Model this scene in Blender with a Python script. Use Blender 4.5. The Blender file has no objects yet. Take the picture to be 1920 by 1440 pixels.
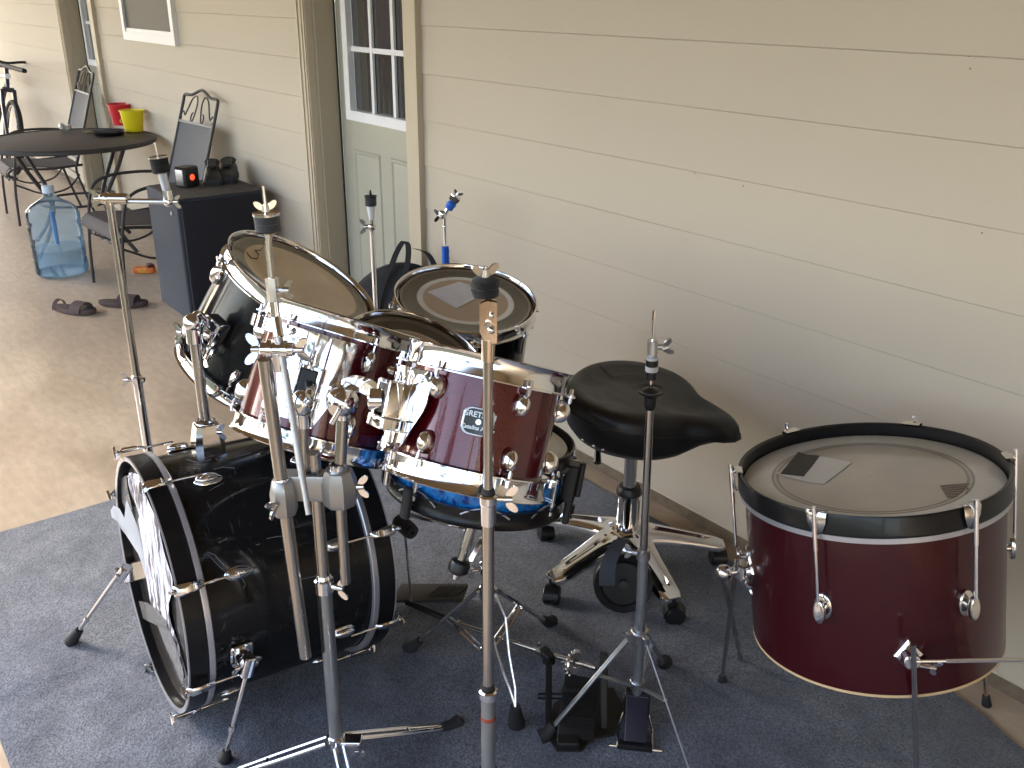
import bpy, bmesh, math, random
from mathutils import Vector, Matrix, Quaternion
from math import sin, cos, pi, radians, sqrt, atan2
random.seed(7)
SC = bpy.context.scene
COL = SC.collection

# ------------------------------------------------------------------ camera
F_PX, PITCH, ROLL, YAW, CAM_H = 1765.08, 0.39295, 0.0098, 0.66540, 1.60
WALL = 2.11
fw = Vector((-cos(YAW) * cos(PITCH), sin(YAW) * cos(PITCH), -sin(PITCH)))
_r = fw.cross(Vector((0, 0, 1))).normalized()
_u = _r.cross(fw)
rt = _r * cos(ROLL) + _u * sin(ROLL)
up = _u * cos(ROLL) - _r * sin(ROLL)
CAM = Vector((0, 0, CAM_H))
cd = bpy.data.cameras.new("camera")
cam = bpy.data.objects.new("camera", cd)
COL.objects.link(cam)
m = Matrix((rt, up, -fw)).transposed().to_4x4()
m.translation = CAM
cam.matrix_world = m
cd.sensor_width = 36.0
cd.lens = F_PX / 1920 * 36.0
cd.clip_start = 0.05
cd.clip_end = 400
SC.camera = cam

# ------------------------------------------------------------------ world, sun, exposure
SUN_EL, SUN_AZ = radians(31), radians(206)      # azimuth of the direction TO the sun, from +x counter-clockwise
w = bpy.data.worlds.new("World"); SC.world = w; w.use_nodes = True
nt = w.node_tree
bg = nt.nodes["Background"]
sky = nt.nodes.new("ShaderNodeTexSky")
sky.sky_type = 'NISHITA'; sky.sun_disc = False
sky.sun_elevation = SUN_EL
sky.sun_rotation = radians(90) - SUN_AZ
sky.air_density = 1.0; sky.dust_density = 1.4; sky.ozone_density = 1.0
hs = nt.nodes.new("ShaderNodeHueSaturation"); hs.inputs["Saturation"].default_value = 0.78
nt.links.new(sky.outputs[0], hs.inputs["Color"])
nt.links.new(hs.outputs[0], bg.inputs[0])
bg.inputs[1].default_value = 0.15
sl = bpy.data.lights.new("sun", 'SUN'); sl.energy = 1.2; sl.angle = radians(22); sl.color = (1.0, 0.88, 0.72)
so = bpy.data.objects.new("sun", sl); COL.objects.link(so)
sd = Vector((cos(SUN_EL) * cos(SUN_AZ), cos(SUN_EL) * sin(SUN_AZ), sin(SUN_EL)))
so.rotation_mode = 'QUATERNION'; so.rotation_quaternion = sd.to_track_quat('Z', 'Y')
so.location = sd * 30
SC.view_settings.view_transform = 'Standard'; SC.view_settings.look = 'None'
SC.view_settings.exposure = 2.66; SC.view_settings.gamma = 1.0
SC.cycles.use_denoising = True
SC.cycles.max_bounces = 10; SC.cycles.diffuse_bounces = 5; SC.cycles.glossy_bounces = 5
SC.cycles.transmission_bounces = 8; SC.cycles.transparent_max_bounces = 12
SC.cycles.caustics_reflective = False; SC.cycles.caustics_refractive = False
SC.cycles.sample_clamp_indirect = 6

# ------------------------------------------------------------------ pixel helpers (1920x1440 photo pixels -> real points)
def ray(x, y): return fw + rt * ((x - 960) / F_PX) - up * ((y - 720) / F_PX)
def atz(x, y, z=0.0):
    d = ray(x, y); return CAM + d * ((z - CAM_H) / d.z)
def aty(x, y, Y=WALL):
    d = ray(x, y); return CAM + d * (Y / d.y)
def atd(x, y, dep): return CAM + ray(x, y) * dep
def atp(x, y, p0, n):
    d = ray(x, y); return CAM + d * ((Vector(p0) - CAM).dot(n) / d.dot(n))
def px(p):
    q = Vector(p) - CAM; d = q.dot(fw); return (960 + F_PX * q.dot(rt) / d, 720 - F_PX * q.dot(up) / d, d)

# ------------------------------------------------------------------ materials
def mat(name, base=(.8, .8, .8), rough=.5, metal=0.0, coat=0.0, coat_r=.05, spec=.5, noise=None, bump=None, trans=0, ior=1.45, alpha=1, sheen=0, rvar=None):
    """noise=(scale, amount, colour2[, detail]); bump=(scale, strength, distance)"""
    M = bpy.data.materials.new(name); M.use_nodes = True
    t = M.node_tree; b = t.nodes["Principled BSDF"]
    b.inputs["Base Color"].default_value = (*base, 1)
    b.inputs["Roughness"].default_value = rough
    b.inputs["Metallic"].default_value = metal
    b.inputs["Coat Weight"].default_value = coat
    b.inputs["Coat Roughness"].default_value = coat_r
    b.inputs["Specular IOR Level"].default_value = spec
    b.inputs["Transmission Weight"].default_value = trans
    b.inputs["IOR"].default_value = ior
    b.inputs["Alpha"].default_value = alpha
    b.inputs["Sheen Weight"].default_value = sheen
    tc = t.nodes.new("ShaderNodeTexCoord")
    if noise:
        n = t.nodes.new("ShaderNodeTexNoise"); n.inputs["Scale"].default_value = noise[0]
        n.inputs["Detail"].default_value = noise[3] if len(noise) > 3 else 6
        r = t.nodes.new("ShaderNodeValToRGB")
        r.color_ramp.elements[0].position = .5 - noise[1] / 2; r.color_ramp.elements[1].position = .5 + noise[1] / 2
        r.color_ramp.elements[0].color = (*base, 1); r.color_ramp.elements[1].color = (*noise[2], 1)
        t.links.new(tc.outputs["Object"], n.inputs["Vector"]); t.links.new(n.outputs["Fac"], r.inputs[0])
        t.links.new(r.outputs[0], b.inputs["Base Color"])
    if rvar:
        n = t.nodes.new("ShaderNodeTexNoise"); n.inputs["Scale"].default_value = rvar[0]; n.inputs["Detail"].default_value = 8
        r = t.nodes.new("ShaderNodeMapRange"); r.inputs[1].default_value = .35; r.inputs[2].default_value = .7
        r.inputs[3].default_value = rvar[1]; r.inputs[4].default_value = rvar[2]
        t.links.new(tc.outputs["Object"], n.inputs["Vector"]); t.links.new(n.outputs["Fac"], r.inputs[0]); t.links.new(r.outputs[0], b.inputs["Roughness"])
    if bump:
        n = t.nodes.new("ShaderNodeTexNoise"); n.inputs["Scale"].default_value = bump[0]; n.inputs["Detail"].default_value = 5
        bp = t.nodes.new("ShaderNodeBump"); bp.inputs["Strength"].default_value = bump[1]; bp.inputs["Distance"].default_value = bump[2]
        t.links.new(tc.outputs["Object"], n.inputs["Vector"]); t.links.new(n.outputs["Fac"], bp.inputs["Height"])
        t.links.new(bp.outputs[0], b.inputs["Normal"])
    return M

CHROME = mat("chrome", (.82, .82, .84), .06, 1, rvar=(9, .04, .14))
CHROME_OLD = mat("worn_chrome", (.66, .64, .62), .2, 1, rvar=(18, .12, .28))
STEEL = mat("steel", (.5, .5, .52), .32, 1)
ALU = mat("cast_alloy", (.42, .41, .40), .38, .85, bump=(300, .2, .0005))
BLACK = mat("black_plastic", (.012, .012, .013), .35)
RUBBER = mat("rubber", (.018, .018, .02), .7, bump=(200, .2, .001))
FELT = mat("felt", (.04, .042, .048), .95, sheen=.4, bump=(500, .8, .002))
FELT_DK = mat("dark_felt", (.012, .012, .013), .95, sheen=.2, bump=(500, .8, .002))
WHITE_PL = mat("white_plastic", (.75, .75, .76), .3)
CLEAR_PL = mat("frosted_plastic", (.7, .72, .75), .35, trans=.4)
LEATHER = mat("black_leatherette", (.012, .011, .011), .38, spec=.5, bump=(260, .12, .001), rvar=(14, .3, .5))
MAROON = mat("maroon_lacquer", (.125, .003, .009), .22, .3, coat=1, coat_r=.03, noise=(700, .3, (.07, .0015, .004)))
MAROON2 = mat("maroon_lacquer_floor", (.055, .003, .007), .3, .2, coat=.4, coat_r=.08, spec=.3, noise=(600, .3, (.034, .0015, .004)))
WHITE_P = mat("white_paint", (.8, .8, .82), .45)
HOOP_BLK = mat("black_hoop_lacquer", (.008, .008, .009), .3, coat=.15, spec=.3)
SILVER = mat("silver_inlay", (.5, .5, .54), .28, .6)
WOOD_EDGE = mat("maple_edge", (.62, .45, .25), .6)
IRON = mat("patio_iron", (.045, .042, .042), .5, bump=(120, .2, .001))
SLING = mat("mesh_sling", (.13, .13, .135), .75, bump=(900, .5, .001))
SLING_SEAT = mat("mesh_sling_seat", (.085, .07, .068), .75, bump=(900, .5, .001))
BAG = mat("nylon_bag", (.010, .010, .014), .8, bump=(60, .5, .01))
CAB = mat("speaker_carpet", (.050, .058, .074), .95, sheen=.2, bump=(300, .8, .003), noise=(160, .4, (.036, .041, .053)))
CAB_TOP = mat("speaker_top_dusty", (.055, .05, .045), .9, noise=(20, .4, (.09, .082, .07)), bump=(300, .8, .003))
GRILLE = mat("speaker_grille", (.012, .013, .020), .8, bump=(500, .4, .002))
BLUE_TAPE = mat("blue_tape", (.01, .12, .62), .5)
RED_PL = mat("red_plastic", (.62, .02, .03), .4)
YEL_PL = mat("yellow_plastic", (.85, .68, .01), .4)
TRIM = mat("trim_paint", (.53, .455, .34), .55)
TRIM_SHADED = mat("trim_paint_shaded", (.42, .36, .27), .55)  # trim colour darkened: the shade of the door reveal is in the paint
DOOR_M = mat("door_sage_paint", (.41, .395, .32), .45)
GLASS = mat("window_glass", (.35, .36, .37), .02, spec=1.0, coat=1, coat_r=.01)
GLASS.node_tree.nodes["Principled BSDF"].inputs["Base Color"].default_value = (.05, .05, .05, 1)
SCREEN = mat("window_screen", (.13, .12, .105), .6, spec=.3)
CEIL = mat("porch_ceiling", (.36, .26, .16), .7, noise=(3, .5, (.28, .20, .12)))
BROWN_W = mat("stained_wood", (.17, .09, .05), .7, noise=(8, .5, (.10, .055, .03)))
DARKM = mat("black_metal", (.015, .015, .016), .42, .3)
BRUSH = mat("brushed_tube", (.47, .44, .40), .22, 1, rvar=(14, .18, .28))
ZINC = mat("dull_zinc", (.36, .38, .40), .38, .9, rvar=(40, .3, .5))

def nodes_of(M): return M.node_tree, M.node_tree.nodes["Principled BSDF"]

# black wrap with scratches and dust streaks
def scratched_black(name, amount):
    M = mat(name, (.010, .010, .011), .16, coat=.12, coat_r=.06, spec=.28)
    t, b = nodes_of(M)
    tc = t.nodes.new("ShaderNodeTexCoord")
    mp = t.nodes.new("ShaderNodeMapping"); mp.inputs["Scale"].default_value = (5, 5, 22); mp.inputs["Rotation"].default_value = (.4, .5, .2)
    n = t.nodes.new("ShaderNodeTexNoise"); n.inputs["Scale"].default_value = 3; n.inputs["Detail"].default_value = 9; n.inputs["Distortion"].default_value = 1.5
    r = t.nodes.new("ShaderNodeValToRGB"); r.color_ramp.elements[0].position = .64; r.color_ramp.elements[1].position = .80
    r.color_ramp.elements[0].color = (.009, .009, .010, 1); r.color_ramp.elements[1].color = (amount, amount * .95, amount * .9, 1)
    t.links.new(tc.outputs["Object"], mp.inputs[0]); t.links.new(mp.outputs[0], n.inputs["Vector"]); t.links.new(n.outputs["Fac"], r.inputs[0])
    t.links.new(r.outputs[0], b.inputs["Base Color"])
    v = t.nodes.new("ShaderNodeTexNoise"); v.inputs["Scale"].default_value = 4; v.inputs["Detail"].default_value = 8
    mr = t.nodes.new("ShaderNodeMapRange"); mr.inputs[1].default_value = .4; mr.inputs[2].default_value = .7; mr.inputs[3].default_value = .1; mr.inputs[4].default_value = .4
    t.links.new(tc.outputs["Object"], v.inputs["Vector"]); t.links.new(v.outputs["Fac"], mr.inputs[0]); t.links.new(mr.outputs[0], b.inputs["Roughness"])
    bp = t.nodes.new("ShaderNodeBump"); bp.inputs["Strength"].default_value = .12; bp.inputs["Distance"].default_value = .01
    n2 = t.nodes.new("ShaderNodeTexNoise"); n2.inputs["Scale"].default_value = 6
    t.links.new(tc.outputs["Object"], n2.inputs["Vector"]); t.links.new(n2.outputs["Fac"], bp.inputs["Height"]); t.links.new(bp.outputs[0], b.inputs["Normal"])
    return M
BLACK_SHELL = scratched_black("black_wrap", .10)
BLACK_TOM = scratched_black("black_tom_wrap", .035)

def pearl():
    M = mat("blue_pearl_wrap", (.0, .1, .5), .2, .2, coat=.8)
    t, b = nodes_of(M); tc = t.nodes.new("ShaderNodeTexCoord")
    v = t.nodes.new("ShaderNodeTexVoronoi"); v.inputs["Scale"].default_value = 55; v.feature = 'SMOOTH_F1'
    n = t.nodes.new("ShaderNodeTexNoise"); n.inputs["Scale"].default_value = 30; n.inputs["Distortion"].default_value = 3
    mx = t.nodes.new("ShaderNodeMix"); mx.data_type = 'FLOAT'; mx.inputs[0].default_value = .5
    r = t.nodes.new("ShaderNodeValToRGB"); r.color_ramp.elements[0].position = .3; r.color_ramp.elements[1].position = .62
    r.color_ramp.elements[0].color = (.002, .02, .16, 1); r.color_ramp.elements[1].color = (.02, .30, .85, 1)
    t.links.new(tc.outputs["Object"], v.inputs["Vector"]); t.links.new(tc.outputs["Object"], n.inputs["Vector"])
    t.links.new(v.outputs["Distance"], mx.inputs[2]); t.links.new(n.outputs["Fac"], mx.inputs[3]); t.links.new(mx.outputs[0], r.inputs[0])
    t.links.new(r.outputs[0], b.inputs["Base Color"])
    return M
PEARL = pearl()

def carpet_mat():
    M = mat("carpet_pile", (.1, .11, .13), .97, sheen=.25)
    t, b = nodes_of(M); tc = t.nodes.new("ShaderNodeTexCoord")
    def nz(s, d=4, dist=0):
        n = t.nodes.new("ShaderNodeTexNoise"); n.inputs["Scale"].default_value = s; n.inputs["Detail"].default_value = d; n.inputs["Distortion"].default_value = dist
        t.links.new(tc.outputs["Object"], n.inputs["Vector"]); return n
    fine = nz(230, 3); mid = nz(9, 6, .6); big = nz(1.6, 4, .5)
    r1 = t.nodes.new("ShaderNodeValToRGB"); r1.color_ramp.elements[0].position = .32; r1.color_ramp.elements[1].position = .68
    r1.color_ramp.elements[0].color = (.056, .066, .088, 1); r1.color_ramp.elements[1].color = (.222, .245, .305, 1)
    t.links.new(fine.outputs["Fac"], r1.inputs[0])
    r2 = t.nodes.new("ShaderNodeValToRGB"); r2.color_ramp.elements[0].position = .35; r2.color_ramp.elements[1].position = .66
    r2.color_ramp.elements[0].color = (.68, .69, .72, 1); r2.color_ramp.elements[1].color = (1.12, 1.12, 1.10, 1)
    t.links.new(mid.outputs["Fac"], r2.inputs[0])
    r3 = t.nodes.new("ShaderNodeValToRGB"); r3.color_ramp.elements[0].position = .35; r3.color_ramp.elements[1].position = .65
    r3.color_ramp.elements[0].color = (.85, .88, .95, 1); r3.color_ramp.elements[1].color = (1.08, 1.05, 1.0, 1)
    t.links.new(big.outputs["Fac"], r3.inputs[0])
    m1 = t.nodes.new("ShaderNodeMix"); m1.data_type = 'RGBA'; m1.blend_type = 'MULTIPLY'; m1.inputs[0].default_value = 1
    m2 = t.nodes.new("ShaderNodeMix"); m2.data_type = 'RGBA'; m2.blend_type = 'MULTIPLY'; m2.inputs[0].default_value = 1
    t.links.new(r1.outputs[0], m1.inputs[6]); t.links.new(r2.outputs[0], m1.inputs[7])
    t.links.new(m1.outputs[2], m2.inputs[6]); t.links.new(r3.outputs[0], m2.inputs[7]); t.links.new(m2.outputs[2], b.inputs["Base Color"])
    bp = t.nodes.new("ShaderNodeBump"); bp.inputs["Strength"].default_value = .9; bp.inputs["Distance"].default_value = .004
    wv = nz(2.6, 2, 1.2); b2 = t.nodes.new("ShaderNodeBump"); b2.inputs["Strength"].default_value = .55; b2.inputs["Distance"].default_value = .05
    t.links.new(wv.outputs["Fac"], b2.inputs["Height"]); t.links.new(b2.outputs[0], bp.inputs["Normal"])
    t.links.new(fine.outputs["Fac"], bp.inputs["Height"]); t.links.new(bp.outputs[0], b.inputs["Normal"])
    return M
CARPET = carpet_mat()

def concrete():
    M = mat("porch_concrete", (.4, .33, .24), .4, spec=.45)
    t, b = nodes_of(M); tc = t.nodes.new("ShaderNodeTexCoord")
    mp = t.nodes.new("ShaderNodeMapping"); mp.inputs["Scale"].default_value = (1, 2.2, 1)
    t.links.new(tc.outputs["Object"], mp.inputs[0])
    n = t.nodes.new("ShaderNodeTexNoise"); n.inputs["Scale"].default_value = 1.1; n.inputs["Detail"].default_value = 9; n.inputs["Distortion"].default_value = .8
    n2 = t.nodes.new("ShaderNodeTexNoise"); n2.inputs["Scale"].default_value = 14; n2.inputs["Detail"].default_value = 8
    t.links.new(mp.outputs[0], n.inputs["Vector"]); t.links.new(mp.outputs[0], n2.inputs["Vector"])
    r = t.nodes.new("ShaderNodeValToRGB"); r.color_ramp.elements[0].position = .34; r.color_ramp.elements[1].position = .68
    r.color_ramp.elements[0].color = (.44, .345, .25, 1); r.color_ramp.elements[1].color = (.60, .485, .365, 1)
    e = r.color_ramp.elements.new(.5); e.color = (.52, .415, .305, 1)
    t.links.new(n.outputs["Fac"], r.inputs[0])
    r2 = t.nodes.new("ShaderNodeValToRGB"); r2.color_ramp.elements[0].position = .3; r2.color_ramp.elements[1].position = .7
    r2.color_ramp.elements[0].color = (.86, .86, .86, 1); r2.color_ramp.elements[1].color = (1.08, 1.08, 1.08, 1)
    t.links.new(n2.outputs["Fac"], r2.inputs[0])
    mx = t.nodes.new("ShaderNodeMix"); mx.data_type = 'RGBA'; mx.blend_type = 'MULTIPLY'; mx.inputs[0].default_value = 1
    t.links.new(r.outputs[0], mx.inputs[6]); t.links.new(r2.outputs[0], mx.inputs[7]); t.links.new(mx.outputs[2], b.inputs["Base Color"])
    mr = t.nodes.new("ShaderNodeMapRange"); mr.inputs[1].default_value = .3; mr.inputs[2].default_value = .7; mr.inputs[3].default_value = .28; mr.inputs[4].default_value = .55
    t.links.new(n.outputs["Fac"], mr.inputs[0]); t.links.new(mr.outputs[0], b.inputs["Roughness"])
    bp = t.nodes.new("ShaderNodeBump"); bp.inputs["Strength"].default_value = .15; bp.inputs["Distance"].default_value = .01
    t.links.new(n2.outputs["Fac"], bp.inputs["Height"]); t.links.new(bp.outputs[0], b.inputs["Normal"])
    return M
CONCRETE = concrete()

def siding():
    M = mat("beige_siding_paint", (.53, .45, .33), .6, spec=.35)
    t, b = nodes_of(M); tc = t.nodes.new("ShaderNodeTexCoord")
    n = t.nodes.new("ShaderNodeTexNoise"); n.inputs["Scale"].default_value = 1.3; n.inputs["Detail"].default_value = 5
    mp = t.nodes.new("ShaderNodeMapping"); mp.inputs["Scale"].default_value = (.5, 1, 1)
    t.links.new(tc.outputs["Object"], mp.inputs[0]); t.links.new(mp.outputs[0], n.inputs["Vector"])
    r = t.nodes.new("ShaderNodeValToRGB"); r.color_ramp.elements[0].position = .3; r.color_ramp.elements[1].position = .7
    r.color_ramp.elements[0].color = (.52, .45, .355, 1); r.color_ramp.elements[1].color = (.56, .49, .39, 1)
    t.links.new(n.outputs["Fac"], r.inputs[0]); t.links.new(r.outputs[0], b.inputs["Base Color"])
    n2 = t.nodes.new("ShaderNodeTexNoise"); n2.inputs["Scale"].default_value = 60; n2.inputs["Detail"].default_value = 6
    mp2 = t.nodes.new("ShaderNodeMapping"); mp2.inputs["Scale"].default_value = (.12, 1, 1.6)
    t.links.new(tc.outputs["Object"], mp2.inputs[0]); t.links.new(mp2.outputs[0], n2.inputs["Vector"])
    bp = t.nodes.new("ShaderNodeBump"); bp.inputs["Strength"].default_value = .12; bp.inputs["Distance"].default_value = .004
    t.links.new(n2.outputs["Fac"], bp.inputs["Height"]); t.links.new(bp.outputs[0], b.inputs["Normal"])
    return M
SIDING = siding()

def streaks(name, c0, c1, sc, lo=.45, hi=.6, rough=.5):
    M = mat(name, c0, rough)
    t, b = nodes_of(M); tc = t.nodes.new("ShaderNodeTexCoord"); mp = t.nodes.new("ShaderNodeMapping"); mp.inputs["Scale"].default_value = sc
    n = t.nodes.new("ShaderNodeTexNoise"); n.inputs["Scale"].default_value = 4; n.inputs["Detail"].default_value = 4; n.inputs["Distortion"].default_value = .8
    r = t.nodes.new("ShaderNodeValToRGB"); r.color_ramp.elements[0].position = lo; r.color_ramp.elements[1].position = hi
    r.color_ramp.elements[0].color = (*c0, 1); r.color_ramp.elements[1].color = (*c1, 1)
    t.links.new(tc.outputs["Object"], mp.inputs[0]); t.links.new(mp.outputs[0], n.inputs["Vector"]); t.links.new(n.outputs["Fac"], r.inputs[0]); t.links.new(r.outputs[0], b.inputs["Base Color"])
    return M
POSTER = streaks("torn_poster_print", (.74, .74, .84), (.10, .09, .11), (1.5, 13, 13), .50, .56)

def head_mat(name, rings, rough=.14, base2=None):
    """radial rings in local xy: list of (radius, colour) constant steps"""
    M = mat(name, (.3, .25, .2), rough, coat=.5, coat_r=.05, spec=.6)
    t, b = nodes_of(M); tc = t.nodes.new("ShaderNodeTexCoord")
    sp = t.nodes.new("ShaderNodeSeparateXYZ"); t.links.new(tc.outputs["Object"], sp.inputs[0])
    cb = t.nodes.new("ShaderNodeCombineXYZ"); t.links.new(sp.outputs[0], cb.inputs[0]); t.links.new(sp.outputs[1], cb.inputs[1])
    ln = t.nodes.new("ShaderNodeVectorMath"); ln.operation = 'LENGTH'; t.links.new(cb.outputs[0], ln.inputs[0])
    mr = t.nodes.new("ShaderNodeMath"); mr.operation = 'MULTIPLY'; mr.inputs[1].default_value = 3.0; t.links.new(ln.outputs["Value"], mr.inputs[0])
    r = t.nodes.new("ShaderNodeValToRGB"); r.color_ramp.interpolation = 'LINEAR'
    es = r.color_ramp.elements
    es[0].position = 0; es[0].color = (*rings[0][1], 1); es[1].position = 1; es[1].color = (*rings[-1][1], 1)
    for i in range(len(rings) - 1):
        p = rings[i][0] * 3
        a = es.new(max(0.001, p - .006)); a.color = (*rings[i][1], 1)
        c = es.new(min(.999, p + .006)); c.color = (*rings[i + 1][1], 1)
    t.links.new(mr.outputs[0], r.inputs[0])
    n = t.nodes.new("ShaderNodeTexNoise"); n.inputs["Scale"].default_value = 9; n.inputs["Detail"].default_value = 6
    t.links.new(tc.outputs["Object"], n.inputs["Vector"])
    r2 = t.nodes.new("ShaderNodeValToRGB"); r2.color_ramp.elements[0].position = .35; r2.color_ramp.elements[1].position = .7
    r2.color_ramp.elements[0].color = (.88, .88, .88, 1); r2.color_ramp.elements[1].color = (1.06, 1.06, 1.06, 1); t.links.new(n.outputs["Fac"], r2.inputs[0])
    mx = t.nodes.new("ShaderNodeMix"); mx.data_type = 'RGBA'; mx.blend_type = 'MULTIPLY'; mx.inputs[0].default_value = 1
    t.links.new(r.outputs[0], mx.inputs[6]); t.links.new(r2.outputs[0], mx.inputs[7]); t.links.new(mx.outputs[2], b.inputs["Base Color"])
    return M

# ------------------------------------------------------------------ mesh builder
def frame(n, xhint=None):
    n = Vector(n).normalized()
    if xhint is None: xhint = Vector((0, 0, 1)) if abs(n.z) < .9 else Vector((1, 0, 0))
    x = (Vector(xhint) - n * Vector(xhint).dot(n))
    if x.length < 1e-5: x = n.orthogonal()
    x.normalize(); y = n.cross(x)
    return x, y, n

class MB:
    def __init__(s): s.v = []; s.f = []
    def add(s, vs, fs):
        o = len(s.v); s.v += [Vector(p) for p in vs]; s.f += [tuple(i + o for i in q) for q in fs]; return s
    def rings(s, rs, close_ends=True, loop=False):
        n = len(rs[0]); o = len(s.v)
        for r in rs: s.v += [Vector(p) for p in r]
        k = len(rs)
        for i in range(k - (0 if loop else 1)):
            a = o + i * n; b = o + ((i + 1) % k) * n
            for j in range(n): s.f.append((a + j, a + (j + 1) % n, b + (j + 1) % n, b + j))
        if close_ends and not loop:
            s.f.append(tuple(o + j for j in range(n))[::-1]); s.f.append(tuple(o + (k - 1) * n + j for j in range(n)))
        return s
    def cyl(s, a, b, r, r2=None, n=20, caps=True, bev=0):
        a = Vector(a); b = Vector(b); r2 = r if r2 is None else r2
        x, y, z = frame(b - a); L = (b - a).length
        prof = [(0, r), (L, r2)] if not bev else [(0, r - bev), (bev, r), (L - bev, r2), (L, r2 - bev)]
        return s.rings([[a + z * h + (x * cos(t) + y * sin(t)) * q for t in [2 * pi * i / n for i in range(n)]] for h, q in prof], caps)
    def lathe(s, prof, o=(0, 0, 0), ax=(0, 0, 1), n=64, loop=False, caps=False):
        """prof: (radius, height) list"""
        o = Vector(o); x, y, z = frame(ax, (1, 0, 0) if abs(Vector(ax).normalized().x) < .9 else (0, 1, 0))
        return s.rings([[o + z * h + (x * cos(t) + y * sin(t)) * q for t in [2 * pi * i / n for i in range(n)]] for q, h in prof], caps, loop)
    def tube(s, pts, r, n=10, closed=False, caps=True):
        pts = [Vector(p) for p in pts]; k = len(pts); rs = []
        rr = r if isinstance(r, (list, tuple)) else [r] * k
        ref = None
        for i, p in enumerate(pts):
            if closed: d = pts[(i + 1) % k] - pts[i - 1]
            else: d = pts[min(i + 1, k - 1)] - pts[max(i - 1, 0)]
            d.normalize()
            if ref is None: ref = d.orthogonal().normalized()
            x = (ref - d * ref.dot(d))
            if x.length < 1e-4: x = d.orthogonal()
            x.normalize(); ref = x; y = d.cross(x)
            rs.append([p + (x * cos(2 * pi * j / n) + y * sin(2 * pi * j / n)) * rr[i] for j in range(n)])
        return s.rings(rs, caps, closed)
    def box(s, c, size, ax=None, bev=0.0):
        """ax = (x, y, z) axes"""
        c = Vector(c); X, Y, Z = ax if ax else (Vector((1, 0, 0)), Vector((0, 1, 0)), Vector((0, 0, 1)))
        a, b, h = size[0] / 2, size[1] / 2, size[2] / 2
        if bev <= 0:
            vs = [c + X * (i * a) + Y * (j * b) + Z * (k * h) for k in (-1, 1) for i, j in ((-1, -1), (1, -1), (1, 1), (-1, 1))]
            return s.add(vs, [(3, 2, 1, 0), (4, 5, 6, 7), (0, 1, 5, 4), (1, 2, 6, 5), (2, 3, 7, 6), (3, 0, 4, 7)])
        def rr(a_, b_, h_):
            o = []
            for cx, cy, t0 in ((a_ - bev, b_ - bev, 0), (-a_ + bev, b_ - bev, pi / 2), (-a_ + bev, -b_ + bev, pi), (a_ - bev, -b_ + bev, 3 * pi / 2)):
                for q in range(4):
                    t = t0 + q * pi / 6; o.append(c + X * (cx + bev * cos(t) * 1) + Y * (cy + bev * sin(t)) + Z * h_)
            return o
        def shr(ring, cc, k):
            return [cc + (p - cc) * k for p in ring]
        r0 = rr(a, b, -h + bev * .5); r1 = rr(a, b, h - bev * .5)
        k = 1 - bev * .5 / max(a, b)
        b0 = shr(rr(a, b, -h), c - Z * h, k); b1 = shr(rr(a, b, h), c + Z * h, k)
        return s.rings([b0, r0, r1, b1], True)
    def ball(s, c, r, n=16, m_=10, sc=(1, 1, 1), ax=None):
        c = Vector(c); X, Y, Z = ax if ax else (Vector((1, 0, 0)), Vector((0, 1, 0)), Vector((0, 0, 1)))
        rs = []
        for i in range(m_ + 1):
            t = pi * i / m_; q = max(sin(t), .02)
            rs.append([c + X * (r * sc[0] * q * cos(2 * pi * j / n)) + Y * (r * sc[1] * q * sin(2 * pi * j / n)) - Z * (r * sc[2] * cos(t)) for j in range(n)])
        return s.rings(rs, True)
    def prism(s, outline, nrm, th, o=None):
        """outline list of 3D points on a plane, extruded by th along nrm"""
        nrm = Vector(nrm).normalized(); a = [Vector(p) for p in outline]
        return s.rings([a, [p + nrm * th for p in a]], True)
    def wing(s, c, axis, wide, size=.016, th=.004, bore=.006):
        """wing nut: hub along axis and two paddles spread along wide"""
        c = Vector(c); x, y, z = frame(axis, wide)
        s.cyl(c - z * size * .35, c + z * size * .5, bore * 1.15, bore * .95, 14)
        for sg in (-1, 1):
            pts = []
            for t in range(12):
                a = 2 * pi * t / 12
                pts.append(c + x * sg * (size * .85 + size * .62 * cos(a)) + z * (size * .45 + size * .5 * sin(a) + size * .35 * cos(a)) - y * th / 2)
            s.prism(pts, y, th)
        return s
    def build(s, name, material, parent=None, auto=35, world=True, kind=None):
        me = bpy.data.meshes.new(name)
        inv = parent.matrix_world.inverted() if (parent is not None and world) else None
        root = parent
        vs = [inv @ p for p in s.v] if inv is not None else s.v
        me.from_pydata([tuple(p) for p in vs], [], s.f)
        bm = bmesh.new(); bm.from_mesh(me); bmesh.ops.recalc_face_normals(bm, faces=bm.faces); bm.to_mesh(me); bm.free()
        for p in me.polygons: p.use_smooth = True
        me.set_sharp_from_angle(angle=radians(auto))
        if material: me.materials.append(material)
        o = bpy.data.objects.new(name, me); COL.objects.link(o)
        if parent is not None: o.parent = parent; o.matrix_world = parent.matrix_world.copy() if world else parent.matrix_world.copy()
        if parent is not None: o.matrix_basis = Matrix.Identity(4)
        if kind: o["kind"] = kind
        return o

def sub(o_parent, mb, name, material):
    """sub-part under a part (part has identity basis, so its frame equals the thing's frame)"""
    r = o_parent.parent
    o = mb.build(name, material, r)
    o.parent = o_parent; o.matrix_basis = Matrix.Identity(4)
    return o

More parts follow.
